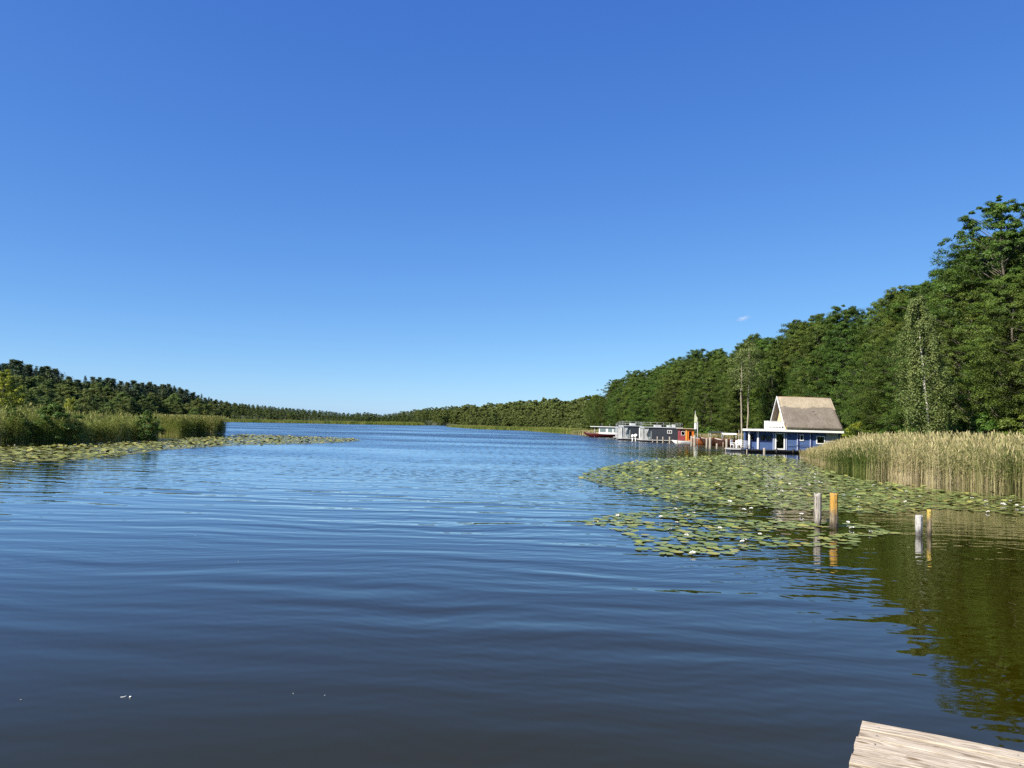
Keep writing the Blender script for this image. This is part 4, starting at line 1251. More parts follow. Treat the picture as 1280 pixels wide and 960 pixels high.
def boards(mb, x0, x1, y, z0, z1, step=0.15):
    """horizontal lapped boards on a wall facing -y"""
    z = z0
    while z < z1 - 1e-3:
        zt = min(z + step, z1)
        mb.add([(x0, y - 0.028, z), (x1, y - 0.028, z), (x1, y - 0.006, zt), (x0, y - 0.006, zt), (x0, y, z), (x1, y, z)], [(0, 1, 2, 3), (0, 4, 5, 1)])
        z = zt
    return mb

def rail(parent, name, pts, z0, z1, mat, n_bars=3, r=0.022):
    mb = MB()
    for (a, b_) in zip(pts[:-1], pts[1:]):
        L = math.hypot(b_[0] - a[0], b_[1] - a[1]); n = max(1, int(L / 1.0))
        for i in range(n + 1):
            t = i / n; mb.tube([(a[0] + (b_[0] - a[0]) * t, a[1] + (b_[1] - a[1]) * t, z0), (a[0] + (b_[0] - a[0]) * t, a[1] + (b_[1] - a[1]) * t, z1)], r, 6)
        for j in range(n_bars):
            z = z0 + (z1 - z0) * (j + 1) / n_bars
            mb.tube([(a[0], a[1], z), (b_[0], b_[1], z)], r * 0.8, 6)
    return mb.build(name, mat, parent)

HB_L, HB_W = 11.05, 4.6
BX0 = 1.35
HX, HY = atY(933, 566.4, 90.0).x, 90.0
H = empty('thatched_houseboat', (HX, HY, 0), 0.0, 'blue houseboat with steep thatched roof and white trim, moored beside the reeds', 'houseboat')
mb = MB()
for yy0 in (0.15, HB_W - 1.35): mb.box(-0.25 if yy0 < 1 else 1.2, HB_L, yy0, yy0 + 1.2, -0.25, 0.30)
mb.build('pontoon', PONT, H, 0.06)
MB().box(-0.35, BX0 + 0.1, -0.45, 1.25, 0.305, 0.44).box(BX0 + 0.103, HB_L + 0.1, -0.45, HB_W + 0.3, 0.305, 0.44).build('deck_floor', PONT, H)
WZ0, WZ1 = 0.44, 2.55
wl = MB().box(BX0, HB_L, 0.03, HB_W, WZ0, WZ1)
boards(wl, BX0, 9.3, 0.03, WZ0, WZ1)
wl.build('wall', BLUE, H)
# porch: knee wall, back wall, posts
mb = MB().box(0.0, BX0 - 0.004, 1.0, 1.1, WZ0, WZ1); mb.box(-0.02, 0.06, 0.12, 1.0, WZ0, 1.25); mb.box(0.3, BX0 - 0.02, 0.10, 0.16, WZ0, 1.28)
mb.build('porch_panel', BLUE, H)
window('window', H, 0.15, 1.2, 1.35, 2.2, 0.998, BLUE_DK, 0.06, [(0.25, 0.6)])
for xx in (0.22, 1.24):
    MB().box(xx, xx + 0.17, -0.10, 0.07, WZ0, WZ1).build('porch_post', WHITE, H, 0.01)
mb = MB()
for xx in (3.08, 5.9, 7.42, 4.62): mb.box(xx, xx + 0.09, -0.07, 0.0, WZ0, WZ1)
mb.build('corner_trim', paint_mat('pale_blue_trim', (0.42, 0.46, 0.60), 0.5, 0.05, 2), H)
mb = MB()
for xx in (6.0, 7.53): mb.box(xx, xx + 0.17, -0.035, 0.0, WZ0, WZ1)
mb.build('trim_shadow_strip', BLUE_DK, H)  # dark strips put the shadow beside the trims into the colour
MB().tube([(4.72, -0.12, 1.02), (7.40, -0.12, 1.02)], 0.022, 6).build('grab_rail', PONT, H)
window('window', H, 1.52, 3.0, 1.36, 2.16, 0.0, BLUE_DK, 0.07, [(1.62, 1.95), (2.28, 2.86)], mullion=2.2)
window('small_window', H, 6.22, 6.68, 1.55, 2.30, 0.0, WHITE, 0.10)
window('window', H, 8.15, 9.2, 1.22, 2.18, 0.0, WHITE, 0.12, [(8.9, 9.07)])
boards(MB(), 9.32, 10.75, 0.02, WZ0, WZ1, 0.18).build('wall_cladding', GREY_BOARD, H)
# glazed door
mb = MB(); x0, x1 = 3.3, 4.5
mb.box(x0, x0 + 0.16, -0.06, 0.0, WZ0 + 0.02, 2.42); mb.box(x1 - 0.16, x1, -0.06, 0.0, WZ0 + 0.02, 2.42); mb.box(x0 + 0.16, x1 - 0.16, -0.06, 0.0, 2.30, 2.42); mb.box(x0 + 0.16, x1 - 0.16, -0.06, 0.0, WZ0 + 0.02, WZ0 + 0.16)
d = mb.build('door', WHITE, H)
MB().box(x0 + 0.16, x1 - 0.16, -0.008, -0.002, 0.6, 2.3).build('dark_room_sheet', DARKIN, d)  # dark sheet painted as the unlit room behind the door
MB().box(x0 + 0.16, x1 - 0.16, -0.03, -0.024, 0.6, 2.3).build('pane', GLASS, d)
MB().tube([(x0 + 0.22, -0.08, 1.35), (x0 + 0.22, -0.08, 1.55)], 0.015, 6).build('handle', WHITE, d)
# flat roof slab with white edge
MB().box(-0.10, 2.44, -0.62, 1.30, 2.555, 2.80).box(2.443, HB_L + 0.12, -0.62, HB_W + 0.35, 2.555, 2.80).build('roof_edge', WHITE, H, 0.02)
MB().box(2.5, 4.5, -0.34, HB_W + 0.17, 2.803, 2.83).build('terrace_floor', GREY_BOARD, H)
# thatched gable roof
def thatch(name, mat, t0, t1, lift, seed, wavy=0.0):
    """both slopes from parameter t0 (eave) to t1 (ridge), with thickness"""
    rng = np.random.default_rng(seed)
    ez, rz_, ye, yr = 2.93, 6.50, -0.40, HB_W / 2
    nx, nt = 44, 26
    def surf(u, t, side, th):
        xa = 4.45 + (4.36 - 4.45) * t; xb = 11.12 + (10.72 - 11.12) * t
        x = xa + (xb - xa) * u
        sag = -0.10 * math.sin(t * math.pi)
        y = ye + (yr - ye) * t; z = ez + (rz_ - ez) * t + sag
        nn = Vector((0, -(rz_ - ez), (yr - ye))).normalized()
        y += nn.y * th; z += nn.z * th
        if side: y = HB_W - y
        return (x, y, z)
    mb = MB()
    for side in (0, 1):
        for th, flip in ((0.30 + lift, False), (0.0 if lift == 0 else 0.29, True)):
            vs = []; fs = []
            for i in range(nx + 1):
                for j in range(nt + 1):
                    u = i / nx
                    tt0 = t0 + wavy * (math.sin(u * 9 + 1) * 0.5 + math.sin(u * 23) * 0.25)
                    t = tt0 + (t1 - tt0) * j / nt
                    n_ = rng.normal(0, 0.010) if not flip else 0
                    edge = 0.10 * (1 - min(1, min(j, 3) / 3)) + 0.08 * (1 - min(1, min(i, nx - i, 2) / 2))
                    tb = th if flip else th + n_ - edge
                    vs.append(surf(u, t, side, tb))
            for i in range(nx):
                for j in range(nt):
                    a = i * (nt + 1) + j
                    fs.append((a, a + 1, a + nt + 2, a + nt + 1) if flip else (a, a + nt + 1, a + nt + 2, a + 1))
            o_ = len(mb.v); mb.add(vs, fs, 0, not flip)
            if not flip: topo = o_
            else:
                # close the rim between the outer and the inner sheet
                rim = [i * (nt + 1) for i in range(nx + 1)] + [nx * (nt + 1) + j for j in range(1, nt + 1)] + [i * (nt + 1) + nt for i in range(nx - 1, -1, -1)] + [j for j in range(nt - 1, 0, -1)]
                for a, b_ in zip(rim, rim[1:] + rim[:1]):
                    mb.f.append((topo + a, topo + b_, o_ + b_, o_ + a)); mb.mi.append(0); mb.sm.append(False)
    return mb.build(name, mat, H)
thatch('thatched_roof', THATCH, 0.0, 1.0, 0.0, 3)
thatch('pale_thatch_band', THATCH_PALE, 0.66, 1.005, 0.045, 4, 0.05)  # paler layer over the upper third of both slopes, wavy lower edge
MB().tube([(4.40, HB_W / 2, 6.68), (10.7, HB_W / 2, 6.68)], 0.13, 10).build('ridge_cap', paint_mat('ridge_straw', (0.22, 0.15, 0.09), 0.95, 0.3, 6, 0.5), H)
def gable(x, nm, mat, y0, y1, z0, zr):
    return MB().prism_x([(y0, z0), (y1, z0), ((y0 + y1) / 2, zr)], x, x + 0.10).build(nm, mat, H)
gable(4.95, 'gable_wall', CREAM, 0.0, HB_W, 2.84, 6.35)
gable(10.5, 'gable_wall', CREAM, 0.0, HB_W, 2.84, 6.2)
MB().box(4.86, 4.94, 0.95, 1.55, 2.85, 4.9).build('gable_door', PINEWOOD, H)
mb = MB()
for s_ in (0, 1):
    p = [(-0.58, 2.85), (-0.44, 2.85), (HB_W / 2, 6.58), (HB_W / 2, 6.82)]
    if s_: p = [(HB_W - a, b_) for a, b_ in p]
    mb.prism_x(p, 4.25, 4.33)
mb.build('bargeboard', WHITE, H)
mb = MB().box(2.45, 4.30, -0.30, -0.25, 2.84, 3.74); mb.box(2.45, 2.50, -0.25, 1.2, 2.84, 3.74)
mb.box(2.43, 4.32, -0.32, -0.23, 3.745, 3.79); mb.box(2.43, 2.52, -0.225, 1.2, 3.745, 3.79)
bal = mb.build('balcony_parapet', WHITE, H)
mb = MB()
for i in range(4): mb.box(2.55 + i * 0.36, 2.55 + i * 0.36 + 0.30, -0.309, -0.302, 3.03, 3.10)
mb.box(4.05, 4.22, -0.309, -0.302, 2.95, 3.18)
mb.build('drain_slot', BLACK, bal)
rail(H, 'porch_railing', [(-0.25, 1.1), (-0.25, -0.38), (0.2, -0.38)], 0.44, 1.35, WHITE, 4, 0.03)
for xx, zz in ((3.35, 0.1), (5.3, 0.12), (6.05, 0.12)):
    MB().tube([(xx, -0.50, zz - 0.08), (xx, -0.53, zz), (xx, -0.53, zz + 0.4), (xx, -0.5, zz + 0.5)], [0.05, 0.13, 0.13, 0.04], 10).build('fender', BLACK, H)
mb = MB()
for (xx, zz, w_, h_) in ((7.55, 4.75, 0.28, 0.10), (7.95, 4.95, 0.34, 0.12), (7.7, 4.45, 0.32, 0.09), (8.2, 4.62, 0.24, 0.10)):
    t = (zz - 2.84) / 3.66; y = -0.40 + (HB_W / 2 + 0.40) * t - 0.27
    mb.box(xx, xx + w_, y - 0.02, y + 0.05, zz, zz + h_)
mb.build('roof_patch', paint_mat('dark_thatch', (0.07, 0.055, 0.045), 0.95, 0.3, 6), H)

# mooring posts by the houseboat
POSTWOOD = paint_mat('pale_post_wood', (0.31, 0.27, 0.22), 0.9, 0.3, 3.0, 0.5, stretch=(5, 5, 0.7))
POSTDARK = paint_mat('brown_post_wood', (0.20, 0.15, 0.11), 0.9, 0.3, 3.0, 0.5, stretch=(5, 5, 0.7))
def mooring_post(px, py, top, r, mat, label, group=None, Y=None):
    p = at(px, py) if Y is None else Vector((atY(px, py, Y).x, Y, 0))
    h = atY(px, top, p.y).z
    mb = MB().tube([(0, 0, -0.8), (0, 0, 0.0), (0.01, 0, h * .5), (0.0, 0.01, h - 0.03), (0, 0.01, h)], [r, r, r * .97, r * .95, r * .8], 12)
    o = mb.build('mooring_post', mat); o.location = (p.x, p.y, 0); tag(o, label, 'post', group); return o
mooring_post(955.3, 568.4, 560, 0.14, POSTWOOD, 'pale mooring post right in front of the blue window', None, 88.6)
mooring_post(933.5, 567.2, 561.5, 0.07, POSTWOOD, 'thin pale mooring post at the left corner of the blue porch', None, 88.9)
mooring_post(1014.3, 569, 561, 0.10, POSTWOOD, 'mooring post at the reedy right end of the blue houseboat', None, 88.8)

# ------------------------------------------------------------------ moored boats
def hull_np(L, B, D, bow=0.55, stern=0.75, sheer=0.35, ns=20, nr=9, draft=0.15):
    """boat hull, bow at +x; rows run from port gunwale round the keel to starboard"""
    V = []
    for i in range(ns + 1):
        t = i / ns
        if t < 0.45: hb_ = stern + (1 - stern) * math.sin(t / 0.45 * math.pi / 2)
        else: hb_ = max(0.02, 1 - ((t - 0.45) / 0.55) ** 2.3)
        hb_ *= B / 2
        zt = D * (1 + sheer * max(0, (t - 0.4) / 0.6) ** 2 + 0.1 * max(0, (0.25 - t) / 0.25))
        zb = -draft + (D * 0.75 + draft) * max(0, (t - 0.72) / 0.28) ** 2.2
        x = -L / 2 + L * t + 0.06 * L * max(0, (t - 0.8) / 0.2)
        for j in range(2 * nr + 1):
            s = (j - nr) / nr
            V.append((x - 0.05 * L * (1 - abs(s)) * max(0, (t - 0.8) / 0.2), hb_ * math.copysign(abs(s) ** 0.55, s) if s else 0.0, zb + (zt - zb) * abs(s) ** 2.0))
    k = 2 * nr + 1
    F = [(i * k + j, (i + 1) * k + j, (i + 1) * k + j + 1, i * k + j + 1) for i in range(ns) for j in range(k - 1)]
    return V, F, ns, k
def boat_hull(parent, L, B, D, mat, trim, deckmat, deck_drop=0.12, name='hull', **kw):
    V, F, ns, k = hull_np(L, B, D, **kw)
    mb = MB().add(V, F, 0, True)
    mb.f.append(tuple(range(k))); mb.mi.append(0); mb.sm.append(False)
    h = mb.build(name, mat, parent)
    so = h.modifiers.new('shell', 'SOLIDIFY'); so.thickness = 0.03
    vs = []
    for i in range(ns + 1):
        a = V[i * k]; b_ = V[i * k + k - 1]; z = a[2] - deck_drop
        vs += [(a[0], a[1] * 0.94, z), (b_[0], b_[1] * 0.94, z)]
    MB().add(vs, [(2 * i, 2 * i + 2, 2 * i + 3, 2 * i + 1) for i in range(ns)]).build('deck', deckmat, parent)
    g = MB()
    for s_ in (0, k - 1): g.tube([Vector(V[i * k + s_]) + Vector((0, 0, 0.015)) for i in range(ns + 1)], 0.035, 6)
    g.build('gunwale', trim, parent)
    return h
RED = paint_mat('dark_red_paint', (0.075, 0.009, 0.011), 0.4, 0.15, 1.5)
ANTHR = paint_mat('anthracite_boards', (0.035, 0.040, 0.050), 0.55, 0.15, 1.2, stretch=(0.5, 1, 5))
ALU = paint_mat('light_grey_metal', (0.42, 0.44, 0.46), 0.4, 0.06, 3)
TEAL = paint_mat('grey_teal_panel', (0.16, 0.22, 0.22), 0.5, 0.1, 2)
ORANGE = paint_mat('orange_paint', (0.68, 0.17, 0.018), 0.5, 0.15, 1.5)
MAROON = paint_mat('maroon_paint', (0.26, 0.05, 0.055), 0.5, 0.2, 1.5)
MAHOG = paint_mat('varnished_mahogany', (0.24, 0.072, 0.022), 0.25, 0.25, 2.0, stretch=(0.6, 4, 4))
MAHOG_DK = paint_mat('dark_mahogany', (0.045, 0.020, 0.013), 0.3, 0.25, 2.0, stretch=(0.6, 4, 4))
CANVAS_PALE = paint_mat('pale_canvas', (0.62, 0.60, 0.56), 0.85, 0.08, 2)
CANVAS_DARK = paint_mat('dark_canvas', (0.03, 0.035, 0.035), 0.85, 0.2, 2)
TAN = paint_mat('tan_deck', (0.42, 0.33, 0.22), 0.8, 0.2, 2, stretch=(1, 5, 1))

# red-hulled cabin boat
Yr = 181.0
p = atY(753.5, 546.2, Yr)
B_ = empty('cabin_boat', (p.x + 0.3, Yr, 0), R(180 - 4), 'red-hulled boat with white cabin and flat roof, leftmost in the moored row', 'boat')
boat_hull(B_, 8.6, 2.7, 0.72, RED, RED, TAN, 0.15, sheer=0.55)
mb = MB().box(-3.6, 1.3, -1.05, 1.05, 0.74, 2.35); mb.build('cabin', WHITE, B_)
for x0, x1, nm in ((-3.2, -2.1, 'window'), (-1.8, -0.8, 'window'), (-0.3, 1.1, 'window')):
    w = MB().box(x0, x1, 1.055, 1.085, 1.25, 2.2).build(nm, ALU, B_); MB().box(x0 + 0.06, x1 - 0.06, 1.088, 1.094, 1.31, 2.14).build('pane', TEAL, w)
MB().box(1.305, 1.335, -0.8, 0.8, 1.0, 2.2).build('front_window', TEAL, B_)
for y_ in (-1.0, 1.0):
    MB().tube([(2.25, y_ * .8, 0.85), (2.25, y_ * .9, 2.42)], 0.06, 8).build('roof_post', WHITE, B_)
MB().box(-3.7, 3.3, -1.35, 1.35, 2.40, 2.56).build('roof', WHITE, B_, 0.04)
mb = MB().box(1.0, 2.0, -0.9, 0.9, 0.72, 1.15); mb.build('bench', TAN, B_, 0.03)
mb = MB()
for x_ in (-2.8, -1.2, 0.6): mb.tube([(x_, 0.9, 2.56), (x_, 0.9, 3.2)], 0.025, 6)
mb.build('mast', ALU, B_)

OFFWHITE = paint_mat('dull_white_paint', (0.50, 0.51, 0.52), 0.5, 0.15, 2.5)
def grey_houseboat(name, X, Y, rz, L, W, Hh, label, stuff_on_roof, front_open=True, small_window=None, base=0.42):
    """flat-roofed boxy houseboat: x along its length, its front with frames and curtains at -x, long side at -y"""
    e = empty(name, (X, Y, 0), rz, label, 'houseboat')
    mb = MB()
    for y0 in (0.1, W - 1.1): mb.box(-1.7, L + 0.1, y0, y0 + 1.0, -0.25, 0.28)
    mb.build('pontoon', PONT, e, 0.05)
    MB().box(-1.9, L + 0.15, -0.1, W + 0.1, 0.285, base).build('deck_floor', GREY_BOARD, e)
    mb = MB().box(0, L, 0.03, W, base, Hh); boards(mb, 0, L, 0.03, base, Hh, 0.2)
    mb.build('cabin_wall', ANTHR, e)
    MB().box(-1.5, L + 0.1, -0.12, W + 0.12, Hh + 0.004, Hh + 0.16).build('roof', ALU, e, 0.02)
    # front porch: white frame, glass doors and curtains tied at the sides
    mb = MB()
    for y_ in (0.0, W * .36, W * .66, W - 0.1): mb.box(-1.45, -1.35, y_, y_ + 0.1, base, Hh)
    mb.box(-1.46, -1.34, 0.0, W, Hh - 0.13, Hh - 0.002)
    mb.build('porch_frame', OFFWHITE, e)
    mb = MB()
    for y_ in (0.12, W * .36 + 0.12, W * .66 - 0.34, W - 0.5):
        n = 8; vs = []; fs = []
        for i in range(n + 1):
            for zi, wd in ((base + 0.05, .42), (base + 0.8, .22), (Hh - 0.1, .38)):
                vs.append((-1.30 + 0.05 * (i % 2), y_ + wd * i / n, zi))
        for i in range(n):
            for j in range(2): fs.append((3 * i + j, 3 * i + 3 + j, 3 * i + 4 + j, 3 * i + 1 + j))
        mb.add(vs, fs)
    # a curtain on the long side of the porch too
    n = 10; vs = []; fs = []
    for i in range(n + 1):
        for zi, wd in ((base + 0.05, .75), (base + 0.9, .40), (Hh - 0.1, .85)):
            vs.append((-1.33 + wd * i / n, 0.05 + 0.05 * (i % 2), zi))
    for i in range(n):
        for j in range(2): fs.append((3 * i + j, 3 * i + 3 + j, 3 * i + 4 + j, 3 * i + 1 + j))
    mb.add(vs, fs)
    mb.build('curtain', CURTAIN, e)
    g = MB().box(-0.03, -0.004, 0.25, W - 0.25, base + 0.1, Hh - 0.25).build('front_glazing', TEAL, e)
    mb = MB()
    for y_ in (0.25, W * .5 - 0.04, W - 0.33): mb.box(-0.05, -0.032, y_, y_ + 0.08, base + 0.1, Hh - 0.25)
    mb.build('sash', WHITE, g)
    if small_window:
        x0, x1, z0, z1 = small_window
        window('window', e, x0, x1, z0, z1, 0.0, WHITE, 0.10, mullion=(x0 + x1) / 2)
    rail(e, 'roof_railing', [(-1.35, W), (-1.35, 0.0), (L, 0.0), (L, W)], Hh + 0.165, Hh + 0.95, ALU, 2, 0.02)
    mb = MB()
    for (x0, x1, y0, y1, h0, h1) in stuff_on_roof: mb.box(x0, x1, y0, y1, Hh + 0.165 + h0, Hh + 0.165 + h1)
    if stuff_on_roof: mb.build('roof_locker', OFFWHITE, e, 0.03)
    return e
def gx(px, Y): return atY(px, 545, Y).x
grey_houseboat('grey_houseboat', gx(781, 163), 163, R(5), 1.6, 2.6, 2.45, 'small grey houseboat beside the red boat, curtains on its porch', [], True)
grey_houseboat('grey_houseboat', gx(788.5, 149), 149.5, R(8), 2.2, 3.2, 2.75, 'middle grey houseboat with white curtains, just left of the white motor', [(0.2, 1.2, 0.6, 1.5, 0, 0.45)], True)
grey_houseboat('grey_houseboat', gx(814.5, 139), 139, R(2.5), 5.6, 3.4, 2.6, 'long grey houseboat with one small white-framed side window', [(0.6, 1.9, 0.5, 1.2, 0, .3), (3.0, 3.6, .5, 1.2, 0, .35), (3.9, 4.5, .6, 1.1, 0, .5)], True, (2.85, 3.7, 1.62, 2.22))
# white outboard motors and a white ladder hanging between the houseboats
def outboard(px, py, Y, label, s):
    p = atY(px, py, Y); e = empty('outboard_motor', (p.x, Y, 0.0), 0.3, label, 'motor')
    MB().tube([(0, 0, .55 * s), (0, 0, .65 * s), (0.05, 0, .95 * s), (0.08, 0, 1.15 * s), (0.1, 0, 1.2 * s)], [.12 * s, .26 * s, .30 * s, .22 * s, .05], 12).build('cowling', WHITE, e)
    MB().tube([(0, 0, -0.4), (0, 0, .56 * s)], [.08, .12 * s], 8).build('shaft', WHITE, e)
    MB().box(-.05, .55, -.04, .04, .62 * s, .70 * s).build('tiller', BLACK, e)
outboard(790.5, 549, 147.0, 'white outboard motor left of its twin beside the middle grey houseboat', 1.0)
outboard(794.5, 549.5, 146.5, 'white outboard motor right of its twin, taller of the two', 1.1)
for px, Y, top, lab in ((799.3, 144, 535, 'tall white pole between the middle and the long grey houseboats'), (803, 143, 536, 'second tall white pole, beside the porch of the long houseboat')):
    p = atY(px, 552, Y); h = atY(px, top, Y).z
    o = MB().tube([(0, 0, -.6), (0, 0, h)], 0.09, 10).build('white_pole', WHITE); o.location = (p.x, Y, 0); tag(o, lab, 'pole')

# orange cabin boat
Yo = 136.0
p = atY(849.5, 553, Yo)
e = empty('orange_cabin_boat', (p.x, Yo, 0), R(-4), 'boxy orange and maroon cabin boat with a flat roof', 'boat')
MB().box(-0.1, 2.55, -0.1, 2.3, -0.25, 0.45).build('hull', MAHOG_DK, e, 0.06)
MB().box(0.0, 1.15, 0.0, 2.2, 0.455, 2.45).build('side_wall', MAROON, e)
MB().box(1.153, 2.45, -0.05, 2.2, 0.455, 2.5).build('cabin', ORANGE, e, 0.02)
MB().box(1.0, 1.25, -0.14, -0.055, 0.46, 2.52).build('corner_post', paint_mat('yellow_paint', (0.75, 0.34, 0.06), 0.5, 0.1, 2), e)
window('window', e, 0.25, 0.9, 1.4, 2.1, -0.002, WHITE, 0.05)
window('door', e, 1.55, 2.1, 0.7, 2.2, -0.055, MAHOG, 0.08)
MB().box(-0.3, 2.7, -0.35, 2.5, 2.525, 2.65).build('roof', TAN, e, 0.02)
p = atY(852, 556, 131)
e = empty('dinghy', (p.x, 131, 0), R(170), 'small white dinghy afloat before the orange cabin boat', 'boat')
boat_hull(e, 2.9, 1.25, 0.42, WHITE, WHITE, TAN, 0.16)
MB().box(-0.4, -0.1, -0.52, 0.52, 0.32, 0.36).build('seat', TAN, e)
# wooden boats
def wooden_boat(px, py, Y, rz, L, Bm, D, mat, trim, label, canopy=None, screen=False):
    p = atY(px, py, Y); e = empty('wooden_boat', (p.x, Y, 0), rz, label, 'boat', None)
    boat_hull(e, L, Bm, D, mat, trim, TAN, 0.16, sheer=0.3)
    MB().box(-L * .25, -L * .15, -Bm * .4, Bm * .4, D * .7, D * .85).build('seat', TAN, e)
    if screen:
        MB().add([(L * .1, -Bm * .38, D), (L * .1, Bm * .38, D), (L * .04, Bm * .33, D + .45), (L * .04, -Bm * .33, D + .45)], [(0, 1, 2, 3)]).build('windscreen', GLASS, e)
    if canopy:
        x0, x1, z0, mt = canopy
        mb = MB(); prof = [(-Bm * .5, z0), (-Bm * .4, z0 + .16), (0, z0 + .24), (Bm * .4, z0 + .16), (Bm * .5, z0), (Bm * .38, z0 + .10), (0, z0 + .18), (-Bm * .38, z0 + .10)]
        mb.prism_x(prof, x0, x1); c = mb.build('canopy', mt, e)
        mb = MB()
        for xx in (x0 + .1, x1 - .1):
            for yy_ in (-Bm * .42, Bm * .42): mb.tube([(xx, yy_, D - .05), (xx, yy_, z0 + .08)], .03, 6)
        mb.build('canopy_pole', ALU, c)
    return e
wooden_boat(879, 556, 127, R(178), 3.6, 1.6, 0.95, MAHOG, CANVAS_PALE, 'varnished orange-brown wooden boat with pale gunwale, next to the signboard')
wooden_boat(894, 557, 125, R(176), 4.6, 1.8, 1.0, MAHOG_DK, MAHOG, 'dark brown wooden boat under a black canopy', (-1.2, 1.0, 2.05, CANVAS_DARK), True)
wooden_boat(910, 558.5, 121, R(172), 4.2, 1.8, 1.0, MAHOG_DK, MAHOG, 'dark brown wooden boat under a pale canopy, nearest the blue houseboat', (-1.2, 1.0, 1.85, CANVAS_PALE), True)
# long jetty behind the wooden boats with its rail
pa = atY(868, 556, 128.5); pb = atY(925, 562, 117)
dv = Vector((pb.x - pa.x, pb.y - pa.y, 0)); Lj = dv.length
e = empty('boat_jetty', (pa.x, pa.y + 2.4, 0), math.atan2(dv.y, dv.x), 'dark wooden jetty with a handrail behind the wooden boats', 'jetty')
mb = MB()
n = int(Lj / 0.16)
for i in range(n): mb.box(i * .16, i * .16 + .145, 0, 1.3, .62, .67)
mb.build('plank_deck', POSTDARK, e)
mb = MB().box(0, Lj, .1, .2, .48, .616); mb.box(0, Lj, 1.1, 1.2, .48, .616); mb.build('bearer', POSTDARK, e)
rail(e, 'handrail', [(0, 1.22), (Lj, 1.22)], .67, 1.75, POSTDARK, 2, .05)
for i in range(5):
    for y_ in (.15, 1.15): MB().tube([(.3 + i * (Lj - .6) / 4, y_, -.6), (.3 + i * (Lj - .6) / 4, y_, .47)], .09, 8).build('leg', POSTDARK, e)
# mooring posts along the boats
for px, py, top, r, mat, lab, g in [
    (815.8, 552.6, 549.2, .12, POSTWOOD, 'short stubby post left of the three equal posts before the long houseboat', None),
    (821.6, 553.6, 545.6, .11, POSTWOOD, 'left one of three equal pale posts before the long grey houseboat', None),
    (828.6, 553.9, 546, .11, POSTWOOD, 'middle one of three equal pale posts before the long grey houseboat', None),
    (837, 554.4, 546, .13, POSTWOOD, 'right one of three equal pale posts before the long grey houseboat', None),
    (846.8, 555.3, 550, .12, POSTWOOD, 'low post before the maroon wall of the orange cabin boat', None),
    (864.3, 557, 545, .17, POSTWOOD, 'tall thick post left of its twin before the orange cabin', None),
    (868.2, 557.4, 544.2, .20, POSTWOOD, 'thickest tall post, right under the white signboard', None),
    (883.3, 558.6, 547.6, .15, POSTWOOD, 'grey post right of the varnished orange-brown boat', None),
    (887.6, 559.4, 546.8, .20, POSTWOOD, 'thick grey post at the bow of the black canopied boat', None),
    (896, 560.2, 554.4, .14, POSTWOOD, 'short pale post before the black canopied boat', None),
    (904, 558.4, 552.5, .12, POSTDARK, 'small brown post between the two canopied boats', None),
    (908.2, 562.2, 548.6, .16, POSTWOOD, 'tall grey post before the pale canopied boat', None),
    (920.5, 563.2, 550.5, .13, WHITE, 'white-painted post left of the blue houseboat', None),
    (923.5, 562.0, 537.5, .06, POSTWOOD, 'slim tall pole standing left of the blue houseboat', None)]:
    mooring_post(px, py, top, r, mat, lab, g)
# signboard
Ys = 124.5
p = atY(869.5, 558, Ys)
def zz(y): return atY(869, y, Ys).z
e = empty('signboard', (p.x, Ys, 0), R(-8), 'white signboard on a tall post with a pale pointed panel above it', 'sign')
MB().tube([(.28, .08, -.6), (.28, .08, zz(527))], .055, 8).build('post', ALU, e)
MB().tube([(-.12, .08, zz(545)), (-.12, .08, zz(513.5))], .03, 8).build('pole', ALU, e)
MB().box(-.26, .10, 0, .045, zz(536.5), zz(528.8)).build('panel', WHITE, e, .01)
MB().prism([(-.28, zz(528.2)), (.22, zz(528.2)), (.22, zz(522)), (.0, zz(519.5)), (-.06, zz(516)), (-.24, zz(519))], 0, .045).build('pointed_panel', paint_mat('pale_yellow_green_paint', (0.48, 0.50, 0.33), 0.6, 0.15, 2.0), e)
# white garden chairs on the platform left of the porch
def chair(px, Y, rz, label):
    p = atY(px, 560, Y); e = empty('garden_chair', (p.x, Y, .0), rz, label, 'chair', None)
    MB().box(-.26, .26, -.25, .25, .83, .88).build('seat', WHITE, e, .01)
    mb = MB()
    for i in range(5): mb.box(-.25 + i * .105, -.18 + i * .105, .22, .26, .885, 1.40)
    mb.box(-.26, .26, .215, .265, 1.405, 1.47); mb.build('backrest', WHITE, e)
    for a in (-.23, .23):
        for b_ in (-.22, .22): MB().tube([(a, b_, .44), (a, b_, .828)], .025, 6).build('leg', WHITE, e)
        MB().box(a - .03, a + .03, -.25, .22, 1.05, 1.09).build('armrest', WHITE, e)
p = atY(921.5, 563, 91.5)
e = empty('side_platform', (p.x - 1.0, 91.0, 0), 0, 'low floating platform with chairs left of the blue porch', 'jetty')
MB().box(0, 1.75, 0, 2.2, .30, .44).build('plank_deck', GREY_BOARD, e)
MB().box(.1, 1.65, .1, 2.1, -.2, .296).build('float', PONT, e)
chair(916.5, 91.9, R(40), 'white garden chair, left one on the platform beside the blue porch')
chair(924.0, 91.9, R(-30), 'white garden chair, right one on the platform beside the blue porch')

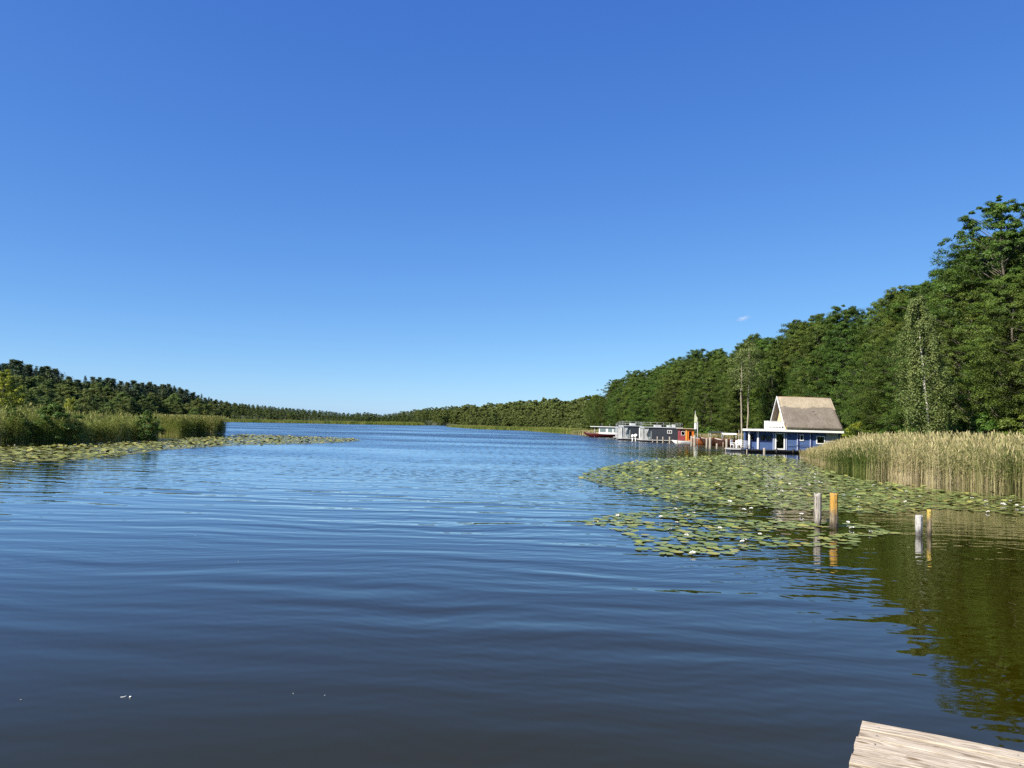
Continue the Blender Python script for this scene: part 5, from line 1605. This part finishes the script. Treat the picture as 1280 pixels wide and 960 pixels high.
# ------------------------------------------------------------------ flotsam and the one small cloud
p = at(150.5, 872)
mb = MB(); vs = []; fs = []
for i in range(9):
    t = i / 8; w_ = .013 * math.sin(math.pi * min(1, t * 1.1 + .08)) + .001
    z_ = .006 + .03 * max(0, t - .45) ** 1.5; y_ = .02 * max(0, t - .4)
    vs += [(t * .11, y_ - w_, z_), (t * .11, y_, z_ + .004), (t * .11, y_ + w_, z_)]
for i in range(8):
    for j in range(2): fs.append((3 * i + j, 3 * i + 3 + j, 3 * i + 4 + j, 3 * i + 1 + j))
o = mb.add(vs, fs, 0, True).build('feather', PETAL); o.scale = (.45, .45, .45); o.location = (p.x, p.y, 0.002); o.rotation_euler[2] = .3
tag(o, 'tiny white feather drifting on the open water at the lower left', 'feather')
p = at(161.5, 872)
o = MB().tube([(0, 0, .004), (.012, 0, .014), (.03, .004, .016), (.042, .006, .005)], [.006, .016, .015, .004], 8).build('petal_scrap', PETAL); o.scale = (.5, .5, .5); o.location = (p.x, p.y, 0)
tag(o, 'tiny white scrap floating just right of the feather', 'flotsam')

for i, (px, py, r_) in enumerate([(244, 670, .011), (298, 702, .010), (28, 875, .006), (366, 867, .006), (405, 870, .006)]):
    p = at(px, py)
    o = MB().tube([(0, 0, .001), (.006, 0, .006), (.016, .003, .007), (.022, .004, .002)], [r_ * .1, r_ * .4, r_ * .3, r_ * .1], 7).build('seed_fluff', CURTAIN); o.location = (p.x, p.y, 0); o.rotation_euler[2] = i * 1.7
    tag(o, 'tiny pale speck of seed fluff drifting on the open water at the left', 'fluff', 'specks of seed fluff on the open water')

def make_cloud():
    m, nt, out = new_mat('cloud_vapour'); k = NT(nt)
    tc = k.n('ShaderNodeTexCoord'); O = tc.outputs['Object']
    r = k.vmath('LENGTH', O)
    nz = k.noise(k.mapping(O, (1.0, 1, 1.6)), 1.5, 4, 0.55)
    f = k.math('SUBTRACT', k.math('ADD', k.math('SUBTRACT', 1.0, r), k.math('MULTIPLY', nz.outputs[0], 1.1)), 0.92)
    d = k.math('MULTIPLY', k.math('MAXIMUM', f, 0.0), 0.032)
    v = k.n('ShaderNodeVolumePrincipled'); v.inputs['Color'].default_value = (1, 1, 1, 1); v.inputs['Anisotropy'].default_value = 0.2
    k.link(d, v.inputs['Density']); k.link(v.outputs[0], out.inputs['Volume'])
    p = atY(929, 398, 3000)
    import bmesh
    bm = bmesh.new(); bmesh.ops.create_icosphere(bm, subdivisions=3, radius=1.0)
    me = bpy.data.meshes.new('small_cloud'); bm.to_mesh(me); bm.free()
    o = link_mesh('small_cloud', me, m); o.location = p; o.scale = (46, 40, 17); o.rotation_euler[1] = R(-10)
    o['kind'] = 'stuff'; tag(o, 'single tiny white cloud in the blue sky over the right forest', 'cloud')
make_cloud()
